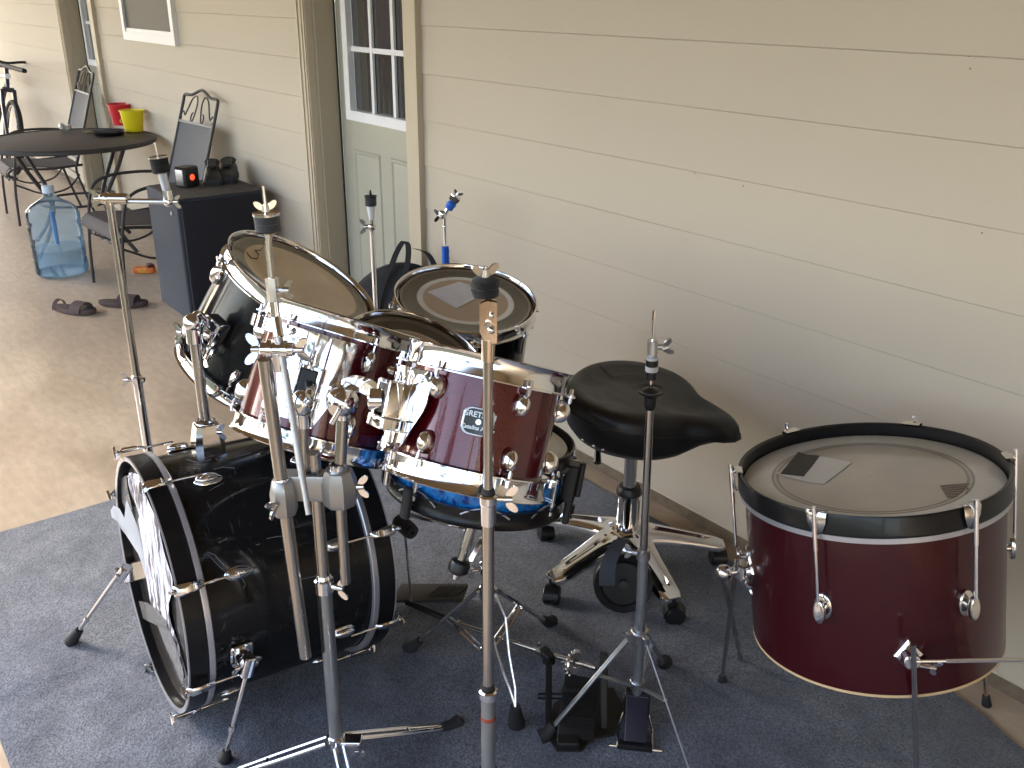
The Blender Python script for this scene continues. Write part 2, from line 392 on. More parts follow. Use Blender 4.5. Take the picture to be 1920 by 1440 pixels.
def thing(name, label, cat, loc=(0, 0, 0), rotm=None, group=None):
    o = bpy.data.objects.new(name, None); COL.objects.link(o)
    M = (rotm.to_4x4() if rotm is not None else Matrix.Identity(4)); M.translation = Vector(loc)
    o.empty_display_size = .05
    loc_, rot_, _ = M.decompose(); o.rotation_mode = 'QUATERNION'; o.location = loc_; o.rotation_quaternion = rot_
    o.matrix_world = M
    bpy.context.view_layer.update()
    o["label"] = label; o["category"] = cat
    if group: o["group"] = group
    return o
def tag(o, label, cat, group=None):
    o["label"] = label; o["category"] = cat
    if group: o["group"] = group
    return o
def dup(root, loc, quat=None, label=None):
    r = root.copy(); COL.objects.link(r); r.location = loc
    if quat is not None: r.rotation_quaternion = quat
    if label: r["label"] = label
    for ch in list(root.children):
        c = ch.copy(); COL.objects.link(c); c.parent = r
        for g in list(ch.children):
            d = g.copy(); COL.objects.link(d); d.parent = c
    return r

def bez(p, n=16):
    """Catmull-Rom through points"""
    p = [Vector(q) for q in p]; o = []
    P = [p[0] * 2 - p[1]] + p + [p[-1] * 2 - p[-2]]
    for i in range(1, len(P) - 2):
        for k in range(n):
            t = k / n; a, b, c, d = P[i - 1], P[i], P[i + 1], P[i + 2]
            o.append(.5 * ((2 * b) + (c - a) * t + (2 * a - 5 * b + 4 * c - d) * t * t + (3 * b - a - 3 * c + d) * t ** 3))
    o.append(p[-1]); return o

Z = Vector((0, 0, 1))

# ================================================================== SETTING
X0, X1 = -15.0, 3.2
YO = -1.25         # outer edge of porch
mb = MB(); mb.box(((X0 + X1) / 2, (YO + 2.5) / 2, -.15), (X1 - X0, 2.5 - YO, .30)); mb.build("floor", CONCRETE, kind="structure")
mb = MB(); mb.box((-5, 0, -.52), (400, 400, .04)); mb.build("ground", mat("lawn", (.055, .07, .03), .9, noise=(.4, .4, (.085, .08, .045))), kind="structure")

# carpet : thin sheet with slightly wavy border and thickness
def carpet():
    def edge(a, b, n, amp):
        a = Vector(a); b = Vector(b); d = (b - a).normalized(); pr = Vector((-d.y, d.x, 0)); o = []
        for i in range(n):
            t = i / n; o.append(a.lerp(b, t) + pr * amp * (sin(t * 9.1) * .6 + sin(t * 23 + 1) * .3 + random.uniform(-.15, .15)))
        return o
    c = [(-3.02, .33), (-2.95, .12), (.9, .12), (.9, 1.97), (-.59, 1.968), (-.78, 2.031), (-2.03, 2.047), (-2.95, 2.04), (-3.014, .646)]
    c = [(x, y, 0) for x, y in [(-3.03, .12), (1.2, .10), (1.2, 1.88), (-.59, 1.968), (-.80, 2.03), (-2.03, 2.045), (-3.0, 2.03)]]
    # photo: near left corner lies under the frame's left edge
    ring = []
    for i in range(len(c)): ring += edge(c[i], c[(i + 1) % len(c)], 26 if i in (0, 6, 5) else 8, .006)
    mb = MB()
    a = [Vector((p.x, p.y, .002)) for p in ring]; b = [Vector((p.x, p.y, .009)) for p in ring]
    cen = Vector((-1.4, 1.1, 0)); inn = [Vector((cen.x + (p.x - cen.x) * .996, cen.y + (p.y - cen.y) * .995, .011)) for p in ring]
    mb.rings([a, b, inn], True)
    o = mb.build("carpet", CARPET, auto=60)
    return tag(o, "worn blue grey carpet rug under the drum kit on the porch", "rug")
carpet()

# lap siding wall with door openings
DR1 = (-4.216, -3.375)   # opening of door 1 (x range, inner)
DR2 = (-8.46, -7.68)
HD = 2.06
EXP = .178
def wall():
    root = thing("house_wall", "beige lap siding house wall running along the porch", "wall", (0, WALL, 0))
    segs = [(X0, DR2[0] - .09), (DR2[1] + .09, DR1[0] - .09), (DR1[1] + .09, X1)]
    mb = MB()
    def course(xa, xb, z0, z1):
        # a board: slightly proud lower edge, face leaning back, narrow gap above the next board
        g = .0006; prof = [(.018, z0 - .0), (.003, z0 + .0), (.0012, z0 + .0025), (.0055, z1 - g - .001), (.0065, z1 - g), (.012, z1 - g)]
        vs = []
        for x_ in (xa, xb): vs += [(x_, WALL + a, b) for a, b in prof]
        n = len(prof); mb.add(vs, [(i, i + 1, n + i + 1, n + i) for i in range(n - 1)])
    for k in range(-7, 9):
        zt = 1.484 - k * EXP; zb = zt - EXP
        if k == 8: zb = .052
        for xa, xb in segs:
            if zt <= HD + .001: course(xa, xb, zb, zt)
        if zt > HD + .001: course(X0, X1, max(zb, HD) if zb < HD else zb, zt)
    # rows just under the opening head
    mb.build("siding", SIDING, root, auto=20)
    mb = MB()
    for xa, xb in segs: mb.box(((xa + xb) / 2, WALL + .09, 1.28), (xb - xa, .13, 2.44))
    mb.box(((X0 + X1) / 2, WALL + .09, 2.40), (X1 - X0, .13, .40))
    mb.build("wall_core", TRIM_SHADED, root)
    mb = MB(); mb.box(((X0 + X1) / 2, WALL + .07, .024), (X1 - X0, .10, .052)); mb.build("foundation_strip", mat("foundation", (.20, .155, .105), .85, noise=(30, .5, (.13, .10, .07)), bump=(80, .5, .004)), root)
    # butt joint nail marks in the siding
    mb = MB()
    for (x, y) in [(1815, 105), (1772, 84), (1818, 129), (1840, 437), (1302, 325), (1392, 349), (957, 107), (865, 5), (1172, 487)]:
        p = aty(x, y, WALL + .002); mb.ball((p.x, WALL + .004, p.z), .0019, 8, 6, (1, .8, 1.2))
    mb.build("nail_heads", mat("nail_stain", (.30, .25, .18), .7), root)
wall()

def door(name, label, x0, x1, lite):
    root = thing(name, label, "door", ((x0 + x1) / 2, WALL + .12, 0))
    Y = WALL + .12
    xo, xi = x0 - .09, x1 + .09
    # casing boards around the opening
    mb = MB()
    for a, b, prof in ((xo, x0, 1), (x1, xi, -1)):
        mb.box(((a + b) / 2, WALL - .006, HD / 2 + .045), (b - a, .036, HD + .09 - .0))
    mb.box(((x0 + x1) / 2, WALL - .006, HD + .045), (x1 - x0 - .004, .036, .09))
    cs = mb.build("casing", TRIM, root)
    mb = MB()
    for a in (x0 - .008, x0 - .034, x0 - .070): mb.box((a - .004, WALL - .026, HD / 2), (.012, .008, HD))
    sub(cs, mb, "casing_bead", TRIM)
    # jamb reveals
    mb = MB()
    mb.box((x0 + .006, WALL + .068, HD / 2), (.020, .104, HD)); mb.box((x1 - .006, WALL + .068, HD / 2), (.020, .104, HD))
    mb.box(((x0 + x1) / 2, WALL + .068, HD - .006), (x1 - x0 - .044, .100, .02))
    mb.build("jamb", TRIM_SHADED, root)
    mb = MB(); mb.box((x0 + .021, Y - .004, HD / 2), (.008, .006, HD - .02)); mb.build("weather_strip", RUBBER, root)
    mb = MB(); mb.box(((x0 + x1) / 2, WALL + .06, .02), (x1 - x0 - .02, .14, .03)); mb.build("threshold", STEEL, root)
    # slab with rectangular recess for lite built from strips
    L0, L1, LB, LT = lite
    mb = MB(); th = .04; yc = Y + th / 2
    xa, xb = x0 + .026, x1 - .018
    mb.box(((xa + L0) / 2, yc, HD / 2), (L0 - xa, th, HD - .04)); mb.box(((xb + L1) / 2, yc, HD / 2), (xb - L1, th, HD - .04))
    mb.box(((L0 + L1) / 2, yc, (.02 + LB) / 2), (L1 - L0, th - .0006, LB - .02)); mb.box(((L0 + L1) / 2, yc, (LT + HD - .02) / 2), (L1 - L0, th - .0006, HD - .02 - LT))
    sb = mb.build("slab", DOOR_M, root)
    # lower raised panels
    mid = (xa + xb) / 2; pw = (xb - xa) / 2 - .15
    for cx in (mid - pw / 2 - .045, mid + pw / 2 + .045):
        mb = MB()
        z0, z1 = .25, .91
        def rect(i, y): return [Vector((cx - pw / 2 + i, y, z0 + i)), Vector((cx + pw / 2 - i, y, z0 + i)), Vector((cx + pw / 2 - i, y, z1 - i)), Vector((cx - pw / 2 + i, y, z1 - i))]
        mb.rings([rect(0, Y + .001), rect(.006, Y - .006), rect(.014, Y - .006), rect(.022, Y + .0005), rect(.05, Y - .005)], True)
        sub(sb, mb, "raised_panel", DOOR_M)
    # white lite frame with muntins
    mb = MB(); fwd = .045
    mb.box(((L0 + L1) / 2, Y - .006, LB + fwd / 2), (L1 - L0, .03, fwd)); mb.box(((L0 + L1) / 2, Y - .006, LT - fwd / 2), (L1 - L0, .03, fwd))
    mb.box((L0 + fwd / 2, Y - .006, (LB + LT) / 2), (fwd, .03, LT - LB - 2 * fwd)); mb.box((L1 - fwd / 2, Y - .006, (LB + LT) / 2), (fwd, .03, LT - LB - 2 * fwd))
    wf = mb.build("window_frame", WHITE_P, root)
    mb = MB(); W = L1 - L0 - 2 * fwd; H = LT - LB - 2 * fwd
    for i in (1, 2): mb.box((L0 + fwd + W * i / 3, Y + .002, (LB + LT) / 2), (.022, .012, H))
    for i in (1, 2): mb.box(((L0 + L1) / 2, Y + .0025, LB + fwd + H * i / 3), (W, .0105, .022))
    sub(wf, mb, "muntin", WHITE_P)
    mb = MB(); mb.box(((L0 + L1) / 2, Y + .013, (LB + LT) / 2), (W, .004, H)); sub(wf, mb, "pane", GLASS)
    mb = MB(); mb.ball((x1 - .085, Y - .045, .98), .028, 18, 12); mb.cyl((x1 - .085, Y, .98), (x1 - .085, Y - .03, .98), .014); mb.build("door_knob", STEEL, root)
door("entry_door", "sage green entry door with white nine pane window behind the drum kit", DR1[0], DR1[1], (-4.105, -3.46, 1.045, 1.95))
door("entry_door", "sage green entry door at the far end by the patio chairs", DR2[0], DR2[1], (-8.36, -7.77, 1.045, 1.95))

def window():
    x0, x1, z0, z1 = -6.935, -5.955, 1.292, 2.0
    root = thing("wall_window", "white framed screened window above the round patio table", "window", ((x0 + x1) / 2, WALL, z0))
    mb = MB(); f = .052; yy = WALL - .006; d = .036
    mb.box(((x0 + x1) / 2, yy, z0 + f / 2), (x1 - x0, d, f)); mb.box(((x0 + x1) / 2, yy, z1 - f / 2), (x1 - x0, d, f))
    mb.box((x0 + f / 2, yy, (z0 + z1) / 2), (f, d, z1 - z0 - 2 * f)); mb.box((x1 - f / 2, yy, (z0 + z1) / 2), (f, d, z1 - z0 - 2 * f))
    mb.build("frame", WHITE_P, root)
    mb = MB(); mb.box(((x0 + x1) / 2, yy + .004, z0 + f + .012), (x1 - x0 - 2 * f, .03, .024)); mb.build("sash", WHITE_P, root)
    mb = MB(); mb.box(((x0 + x1) / 2, WALL - .006, (z0 + z1) / 2 + .01), (x1 - x0 - 2 * f, .004, z1 - z0 - 2 * f - .02)); mb.build("pane", SCREEN, root)
window()

# porch roof, beam, posts and railing (behind the camera: they shade the porch and show in the chrome and glass)
mb = MB(); mb.box(((X0 + X1) / 2, (YO - .08 + 2.3) / 2, 2.62), (X1 - X0 + .6, 2.3 - YO + .08, .09))
o = mb.build("porch_roof", CEIL); tag(o, "pale flat ceiling and roof over the porch", "roof")
mb = MB(); mb.box(((X0 + X1) / 2, YO + .05, 2.52), (X1 - X0, .14, .11)); o = mb.build("porch_beam", TRIM); tag(o, "long beam under the outer edge of the porch roof", "beam")
for i, (x, lb) in enumerate(((-14.6, "square porch post at the far end of the porch"), (-9.0, "square porch post opposite the far door"), (-4.2, "square porch post opposite the near door"), (1.6, "square porch post behind the camera"))):
    mb = MB(); mb.box((x, YO + .05, 1.23), (.14, .14, 2.46), bev=.008)
    rootp = thing("porch_post", lb, "post", (x, YO + .05, 0), group="posts along the porch edge")
    mb.build("shaft", TRIM, rootp)
    mb = MB(); mb.box((x, YO + .05, .06), (.18, .18, .12), bev=.006); mb.build("plinth", TRIM, rootp)
def railing():
    root = thing("porch_railing", "brown wooden railing with balusters along the porch edge", "railing", (-5, YO + .05, 0))
    mb = MB()
    for a, b in ((-14.5, -9.07), (-8.93, -4.27), (-4.13, 1.53)): mb.box(((a + b) / 2, YO + .05, .95), (b - a, .10, .04), bev=.004); mb.box(((a + b) / 2, YO + .05, .12), (b - a, .05, .06))
    mb.build("rail", BROWN_W, root)
    mb = MB(); x = -14.4
    while x < 1.5:
        if abs(x + 4.2) > .1 and abs(x + 9.0) > .1: mb.box((x, YO + .05, .54), (.036, .036, .78))
        x += .13
    mb.build("balusters", BROWN_W, root)["kind"] = "stuff"
railing()
mb = MB(); mb.box((X1 - .12, (WALL + YO) / 2, 1.25), (.14, WALL - YO - .02, 2.5)); o = mb.build("light_blocking_wall", SIDING); tag(o, "plain unseen wall added behind the camera to block light from the right", "wall")  # unseen wall, added to cut the light coming in from the right
# neighbour house and trees outside, seen only as reflections
def far_house():
    X, Y_ = -25.0, -12.5
    root = thing("neighbour_house", "brown shingled brick house beyond the porch railing", "house", (X, Y_, -.5), Matrix.Rotation(radians(32), 3, 'Z'))
    mb = MB(); mb.box((0, 0, 1.5), (12, 6, 3.0)); local_b(mb, "wall", mat("brick_red", (.17, .085, .055), .8, noise=(3, .5, (.13, .065, .045))), root)
    mb = MB(); mb.prism([(-6.6, -3.8, 2.9), (-6.6, 3.8, 2.9), (-6.6, 0, 6.2)], (1, 0, 0), 13.2); local_b(mb, "roof", mat("brown_shingle", (.075, .05, .045), .9, noise=(5, .5, (.055, .04, .035))), root)
    for x in (-3.6, 0, 3.6):
        mb = MB(); mb.box((x, 3.03, 1.7), (1.2, .08, 1.3)); local_b(mb, "window", GLASS, root)
def local_b(mb, name, m_, root): return mb.build(name, m_, root, 35, world=False)
far_house()
LEAF = mat("tree_leaves", (.05, .085, .03), .7, noise=(1.2, .6, (.10, .12, .04)))
BARK = mat("tree_bark", (.11, .085, .065), .9, bump=(20, .6, .03))
def tree(x, y, h, label):
    root = thing("tree", label, "tree", (x, y, -.5), group="trees beyond the yard")
    mb = MB(); mb.tube(bez([(x, y, -.5), (x + .15, y, h * .3), (x - .1, y + .1, h * .6), (x, y, h * .85)], 5), [.22 - .2 * i / 15 for i in range(16)], 8)
    for k in range(5):
        a = k * 1.3; mb.tube([(x, y, h * .35 + k * .4), (x + cos(a) * 1.0, y + sin(a) * 1.0, h * .5 + k * .5), (x + cos(a) * 1.9, y + sin(a) * 1.9, h * .62 + k * .5)], [.07, .05, .02], 6)
    mb.build("trunk", BARK, root)
    mb = MB()
    for c in range(9):
        cx, cy, cz = x + random.uniform(-1.8, 1.8), y + random.uniform(-1.5, 1.5), h * random.uniform(.45, .95)
        R = random.uniform(.7, 1.3)
        for k in range(150):
            d = Vector((random.gauss(0, 1), random.gauss(0, 1), random.gauss(0, .8))).normalized() * R * random.random() ** .4
            p = Vector((cx, cy, cz)) + d; u = Vector((random.uniform(-1, 1), random.uniform(-1, 1), random.uniform(-1, 1))).normalized(); v = u.orthogonal().normalized()
            s_ = random.uniform(.08, .16); mb.add([p - u * s_, p + v * s_ * .6, p + u * s_, p - v * s_ * .6], [(0, 1, 2, 3)])
    mb.build("crown", LEAF, root)
for x, y, h, lb in ((-14, -14, 7, "tall leafy tree nearest the brown house"), (-27, -21, 9, "tallest leafy tree behind the brown house"), (-1.5, -17, 8, "leafy tree right of the brown house"), (5, -14, 7.5, "leafy tree at the far right of the yard"), (-26, -6, 8, "leafy tree past the far end of the porch"), (-29, 3, 7, "leafy tree beyond the end of the house")):
    tree(x, y, h, lb)

# ================================================================== DRUM HARDWARE
def drum_frame(n):
    """local frame: z along the axis, x towards the camera, y to the right as the camera sees it"""
    n = Vector(n).normalized(); hint = Vector((.787, -.617, 0))
    x, y, z = frame(n, hint)
    return Matrix((x, y, z)).transposed()

def hoop_profile(r, up_=True, h=.034):
    # triple flanged steel hoop, local z from 0 (bearing side lip) ; loops back for thickness
    s = 1 if up_ else -1
    o = [(r + .010, -.030), (r + .0035, -.0285), (r + .0025, -.018), (r + .0020, -.004), (r + .0060, .0035), (r + .0075, .0052), (r + .0060, .0068), (r + .0035, .0058), (r - .0008, -.003), (r - .0004, -.0255), (r - .0065, -.0265), (r - .0065, -.029), (r + .000, -.0305), (r + .010, -.0322)]
    return [(a, b * s) for a, b in o]

def lug_mesh(kind, r, phi, z, L):
    """tear-drop / oval bullet lug on the shell at angle phi, local coordinates"""
    d = Vector((cos(phi), sin(phi), 0)); t = Vector((-sin(phi), cos(phi), 0)); zz = Vector((0, 0, 1))
    mb = MB(); c = d * (r + .001) + zz * z
    if kind == "oval":
        rs = []
        for k, (sc, off) in enumerate(((1.0, 0), (1.0, .003), (.93, .010), (.70, .017), (.35, .021), (.05, .022))):
            rs.append([c + d * off + t * (.0125 * sc * cos(a)) + zz * (L * .5 * sc * sin(a)) for a in [2 * pi * i / 24 for i in range(24)]])
        mb.rings(rs, True)
    elif kind == "tube":
        mb.cyl(c + d * .016 - zz * L / 2, c + d * .016 + zz * L / 2, .0055, n=12)
        for q in (-1, 1): mb.cyl(c + zz * q * L * .36, c + d * .018 + zz * q * L * .36, .006, n=12)
    else:  # block
        mb.box(c + d * .009, (.018, .018, L), (d, t, zz), bev=.004)
    return mb

def local_build(mb, name, material, root, auto=35):
    return mb.build(name, material, root, auto, world=False)

def drum(name, label, cat, c, n, r, h, shell_m, n_lug, off, lugkind, headm, top=True, bottom_hoop=True, hoop_m=CHROME, lug_m=CHROME, lugL=.045, two=True, group=None, skip=()):
    """c = centre of the top rim, n = axis"""
    R = drum_frame(n); root = thing(name, label, cat, c, R, group)
    rs = r - .006
    mb = MB(); mb.lathe([(rs, -.012), (rs, -h + .012), (rs - .006, -h + .010), (rs - .006, -.010)], n=96, loop=True); sh = local_build(mb, "shell", shell_m, root, 50)
    mb = MB(); mb.lathe([(.001, -.006), (r * .5, -.006), (r - .014, -.006), (r - .009, -.0045), (r - .0065, -.011), (r - .004, -.012)], n=96); local_build(mb, "batter_head", headm, root)
    mb = MB(); mb.lathe([(.001, -h + .006), (r - .009, -h + .005), (r - .0065, -h + .012)], n=64); local_build(mb, "resonant_head", HEADB, root)
    mb = MB(); mb.lathe(hoop_profile(r), n=96, loop=True)
    for i in range(n_lug):
        a = off + 2 * pi * i / n_lug; d = Vector((cos(a), sin(a), 0)); t = Vector((-sin(a), cos(a), 0))
        mb.box(d * (r + .011) + Vector((0, 0, -.0315)), (.016, .024, .0035), (d, t, Z), bev=.001)
    local_build(mb, "top_hoop", hoop_m, root)
    if bottom_hoop:
        mb = MB(); mb.lathe(hoop_profile(r, False), o=(0, 0, -h), n=96, loop=True)
        for i in range(n_lug):
            a = off + 2 * pi * i / n_lug; d = Vector((cos(a), sin(a), 0)); t = Vector((-sin(a), cos(a), 0))
            mb.box(d * (r + .011) + Vector((0, 0, -h + .0315)), (.016, .024, .0035), (d, t, Z), bev=.001)
        local_build(mb, "bottom_hoop", hoop_m, root)
    for i in range(n_lug):
        a = off + 2 * pi * i / n_lug; d = Vector((cos(a), sin(a), 0))
        zs = [(-.030 - .010 - lugL / 2, -.028, 1)]
        if two: zs.append((-h + .030 + .010 + lugL / 2, -h + .028, -1))
        if not two: zs = [(-h / 2, -.028, 1), (-h / 2, -h + .028, -1)]
        for j, (zl, zh, sg) in enumerate(zs):
            if two or j == 0:
                lg = lug_mesh(lugkind, rs, a, zl, lugL); lo = local_build(lg, "lug", lug_m, root)
            mb = MB(); p = d * (r + .0115)
            mb.cyl(p + Z * (zl + sg * lugL * .38), p + Z * (zh + sg * .006), .0024, n=8)
            mb.cyl(p + Z * (zh), p + Z * (zh + sg * .010), .0042, .0038, n=8); mb.cyl(p + Z * (zh - sg * .004), p + Z * (zh), .0062, n=12)
            mb.cyl(p + Z * (zl + sg * lugL * .44), p + Z * (zl + sg * (lugL * .44 + .010)), .0038, n=8)
            local_build(mb, "tension_rod", lug_m, root)
    return root, R

BRN = (.20, .155, .115)
HEADB = mat("resonant_film", (.22, .20, .18), .2, spec=.6)
HEAD_A = head_mat("clear_head_pinstripe", [(.150, (.66, .52, .35)), (.174, (.09, .07, .05)), (.2, (.16, .13, .10))], .10)  # tan centre paints the wall's reflection into the clear film
HEAD_E = head_mat("head_white_ring", [(.117, (.42, .31, .22)), (.133, (.72, .70, .66)), (.172, (.055, .048, .040)), (.2, (.20, .16, .12))], .12)
HEAD_D = head_mat("head_pinstripe_thin", [(.112, (.42, .33, .24)), (.118, (.52, .46, .40)), (.150, (.055, .045, .036)), (.2, (.14, .12, .10))], .12)
HEAD_S = head_mat("coated_snare_head", [(.165, (.42, .36, .27)), (.2, (.34, .29, .22))], .4)
HEAD_C = head_mat("plain_head", [(.10, (.30, .24, .18)), (.2, (.12, .10, .08))], .14)
HEAD_H = head_mat("coated_floor_head", [(.178, (.43, .375, .31)), (.182, (.12, .10, .085)), (.188, (.43, .375, .31)), (.191, (.14, .12, .10)), (.3, (.58, .56, .51))], .3)

def loc_pt(root, p): return root.matrix_world @ Vector(p)

def mount_plate(root, r, h, phi, wdeg=44, zt=-.040, zb=None, name="mount_bracket"):
    """curved chrome suspension plate hugging the shell and hanging from the top hoop"""
    if zb is None: zb = -h * .80
    mb = MB(); N = 12; rr = r + .008; rs = []
    for k in range(9):
        f = k / 8; z = zt + (zb - zt) * f
        wd = radians(wdeg) * (1 if f < .45 else 1 - (f - .45) * .95); R_ = rr + (.012 if f < .12 else .006)
        row = [Vector((R_ * cos(phi + wd * (j / N - .5)), R_ * sin(phi + wd * (j / N - .5)), z)) for j in range(N + 1)]
        rs.append(row)
    vs = [p for row in rs for p in row]; M_ = N + 1; fs = []
    for k in range(8):
        for j in range(N): fs.append((k * M_ + j, k * M_ + j + 1, (k + 1) * M_ + j + 1, (k + 1) * M_ + j))
    inner = [Vector((p.x * (1 - .003 / rr), p.y * (1 - .003 / rr), p.z)) for p in vs]; o = len(vs)
    fs += [tuple(i + o for i in q)[::-1] for q in fs]
    b = [j for j in range(M_)] + [k * M_ + N for k in range(1, 9)] + [8 * M_ + j for j in range(N - 1, -1, -1)] + [k * M_ for k in range(7, 0, -1)]
    for i in range(len(b)): fs.append((b[i], b[(i + 1) % len(b)], b[(i + 1) % len(b)] + o, b[i] + o))
    mb.add(vs + inner, fs)
    # pressed rib down the middle
    for s_ in (-.16, .16):
        mb.tube([Vector((( rr + .010) * cos(phi + s_ * radians(wdeg)), (rr + .010) * sin(phi + s_ * radians(wdeg)), z)) for z in (zt - .004, zt + (zb - zt) * .5, zb + .02)], .003, 8)
    pl = local_build(mb, name, CHROME, root, 40)
    for q in (-.40, .40):
        a = phi + radians(wdeg) * q; d = Vector((cos(a), sin(a), 0)); mb = MB(); p = d * (rr + .012) + Z * (zt - .014)
        mb.cyl(p, p + d * .008, .0065, n=12); mb.cyl(p + d * .007, p + d * .011, .004, n=6)
        o_ = mb.build("bolt", CHROME, root, world=False); o_.parent = pl; o_.matrix_basis = Matrix.Identity(4)
    return pl

# ---- tom C (right maroon tom), tom B (middle), tom A (black, left)
C_C, C_N, C_R, C_H = Vector((-1.208, .900, 1.02)), Vector((-.154, .388, .909)).normalized(), .137, .21
tomC, RC = drum("rack_tom", "small maroon tom with oval badge on front right of the kit", "tom drum", C_C, C_N, C_R, C_H, MAROON, 6, radians(25), "oval", HEAD_C, lugL=.040, group="toms of the drum kit")
B_C, B_N, B_R, B_H = Vector((-1.709, .891, .958)), Vector((-.112, .438, .892)).normalized(), .163, .270
tomB, RB = drum("rack_tom", "middle maroon tom with large chrome mounting plate behind the twin pole stand", "tom drum", B_C, B_N, B_R, B_H, MAROON, 6, radians(28), "oval", HEAD_C, lugL=.052, group="toms of the drum kit")
A_C, A_N, A_R, A_H = Vector((-2.08, .975, .949)), Vector((.332, .402, .854)).normalized(), .190, .300
tomA, RA = drum("rack_tom", "large black tom tilted on a post above the bass drum, clear head with dark ring", "tom drum", A_C, A_N, A_R, A_H, BLACK_TOM, 6, radians(55), "oval", HEAD_A, lugL=.055, group="toms of the drum kit")
E_C, E_N, E_R, E_H = Vector((-2.014, 1.418, .833)), Vector((.217, -.021, .976)).normalized(), .188, .34
tomE, RE = drum("floor_tom", "black floor tom by the wall with white ring and white square patch on its head", "tom drum", E_C, E_N, E_R, E_H, BLACK_TOM, 8, radians(12), "block", HEAD_E, lugL=.05, two=True, lug_m=CHROME_OLD, group="toms of the drum kit")
D_C, D_N, D_R, D_H = Vector((-1.735, 1.075, .815)), Vector((.42, .12, .90)).normalized(), .172, .15
tomD, RD = drum("rack_tom", "half hidden tom whose brown head shows between middle maroon and black floor tom", "tom drum", D_C, D_N, D_R, D_H, BLACK_TOM, 6, radians(20), "block", HEAD_D, lugL=.04, two=True, group="toms of the drum kit")
S_C, S_N, S_R, S_H = Vector((-1.469, 1.081, .733)), Vector((-.009, .21, .978)).normalized(), .188, .135
snare, RS = drum("snare_drum", "blue pearl snare drum with black hoops under the small maroon tom", "snare drum", S_C, S_N, S_R, S_H, PEARL, 8, radians(6), "tube", HEAD_S, hoop_m=HOOP_BLK, lugL=.05, two=True)

mount_plate(tomC, C_R, C_H, radians(-62), 50)
mount_plate(tomB, B_R, B_H, radians(-8), 48)

# suspension ring on tom B: open chrome band at the left under the hoop
mb = MB(); rr = B_R + .020
arc = [Vector((rr * cos(a), rr * sin(a), -.052)) for a in [radians(-130 + 100 * i / 24) for i in range(25)]]
mb.rings([[p + Vector((p.x, p.y, 0)).normalized() * e + Z * z for e, z in ((0, -.012), (.003, -.012), (.003, .012), (0, .012))] for p in arc], True)
local_build(mb, "suspension_band", CHROME, tomB)

def text_mesh(s, size, M4, material, parent_part, name="lettering", shear=0, ext=.0006):
    cu = bpy.data.curves.new("lettering", 'FONT'); cu.body = s; cu.size = size; cu.align_x = 'CENTER'; cu.align_y = 'CENTER'; cu.extrude = ext; cu.shear = shear; cu.offset = size * .02
    ob = bpy.data.objects.new("lettering", cu); COL.objects.link(ob)
    dg = bpy.context.evaluated_depsgraph_get(); me = bpy.data.meshes.new_from_object(ob.evaluated_get(dg)); me.name = name
    bpy.data.objects.remove(ob); bpy.data.curves.remove(cu)
    me.transform(M4); me.materials.clear(); me.materials.append(material)
    o = bpy.data.objects.new(name, me); COL.objects.link(o); o.parent = parent_part; return o

def badge(root, r, phi, z, wd, ht):
    d = Vector((cos(phi), sin(phi), 0)); t = Vector((-sin(phi), cos(phi), 0))
    c = d * (r - .001) + Z * z
    def outline(k, off):
        o = []
        for i in range(28):
            a = 2 * pi * i / 28; ca, sa = cos(a), sin(a)
            sx = math.copysign(abs(ca) ** .45, ca); sy = math.copysign(abs(sa) ** .6, sa)
            o.append(c + d * (off - .5 * (t.dot(t) * (wd / 2 * k * sx) ** 2) / r) + t * (wd / 2 * k * sx) + Z * (ht / 2 * k * sy))
        return o
    mb = MB(); mb.rings([outline(1, 0), outline(1, .002), outline(.95, .0032), outline(.88, .0032), outline(.86, .0022)], True); b = local_build(mb, "badge", STEEL, root)
    mb = MB(); mb.rings([outline(.86, .0015), outline(.86, .0027)], True)
    p = local_build(mb, "badge_plate", mat("badge_enamel", (.015, .02, .018), .25, coat=.5), root); p.parent = b; p.matrix_basis = Matrix.Identity(4)
    base = Matrix((t, Z, d)).transposed().to_4x4()
    def T(dx, dz, off=.0035): 
        M = base.copy(); M.translation = c + d * off + t * dx + Z * dz; return M
    text_mesh("GRETSCH", ht * .27, T(0, ht * .235), STEEL, b)
    text_mesh("Catalina Maple", ht * .20, T(0, -ht * .22), STEEL, b, shear=.35)
    mb = MB(); mb.cyl(c + d * .002, c + d * .0055, .0055, .0045, n=18); v = local_build(mb, "vent_grommet", CHROME, root); v.parent = b; v.matrix_basis = Matrix.Identity(4)
badge(tomC, C_R - .004, radians(-2), -.100, .052, .046)

# rod holder block on tom C plate and L-arm from the stand
def holder_block(root, r, phi, z, name="arm_holder"):
    d = Vector((cos(phi), sin(phi), 0)); t = Vector((-sin(phi), cos(phi), 0))
    mb = MB(); c = d * (r + .030) + Z * z
    for q in (-1, 1): mb.box(c + t * q * .021, (.038, .009, .060), (d, t, Z), bev=.003)
    mb.box(c + Z * .028, (.036, .044, .007), (d, t, Z), bev=.002)
    mb.box(c - Z * .038 + d * .004, (.036, .060, .020), (d, t, Z), bev=.005)
    mb.cyl(c + t * .02 - Z * .048, c + t * .02 - Z * .066, .008, n=12)
    mb.wing(c + t * .012 - Z * .070, -Z, t, .014)
    local_build(mb, name, CHROME, root)
    mb = MB(); mb.box(c, (.034, .0325, .048), (d, t, Z), bev=.003); local_build(mb, "holder_dark_reflection", BLACK, root)  # black box stands in for the dark reflection between the chrome cheeks
    return c
hC = holder_block(tomC, C_R, radians(-62), -.098)
hB = holder_block(tomB, B_R, radians(-6), -.135)
# tom A bracket
hA = holder_block(tomA, A_R, radians(-30), -.150)

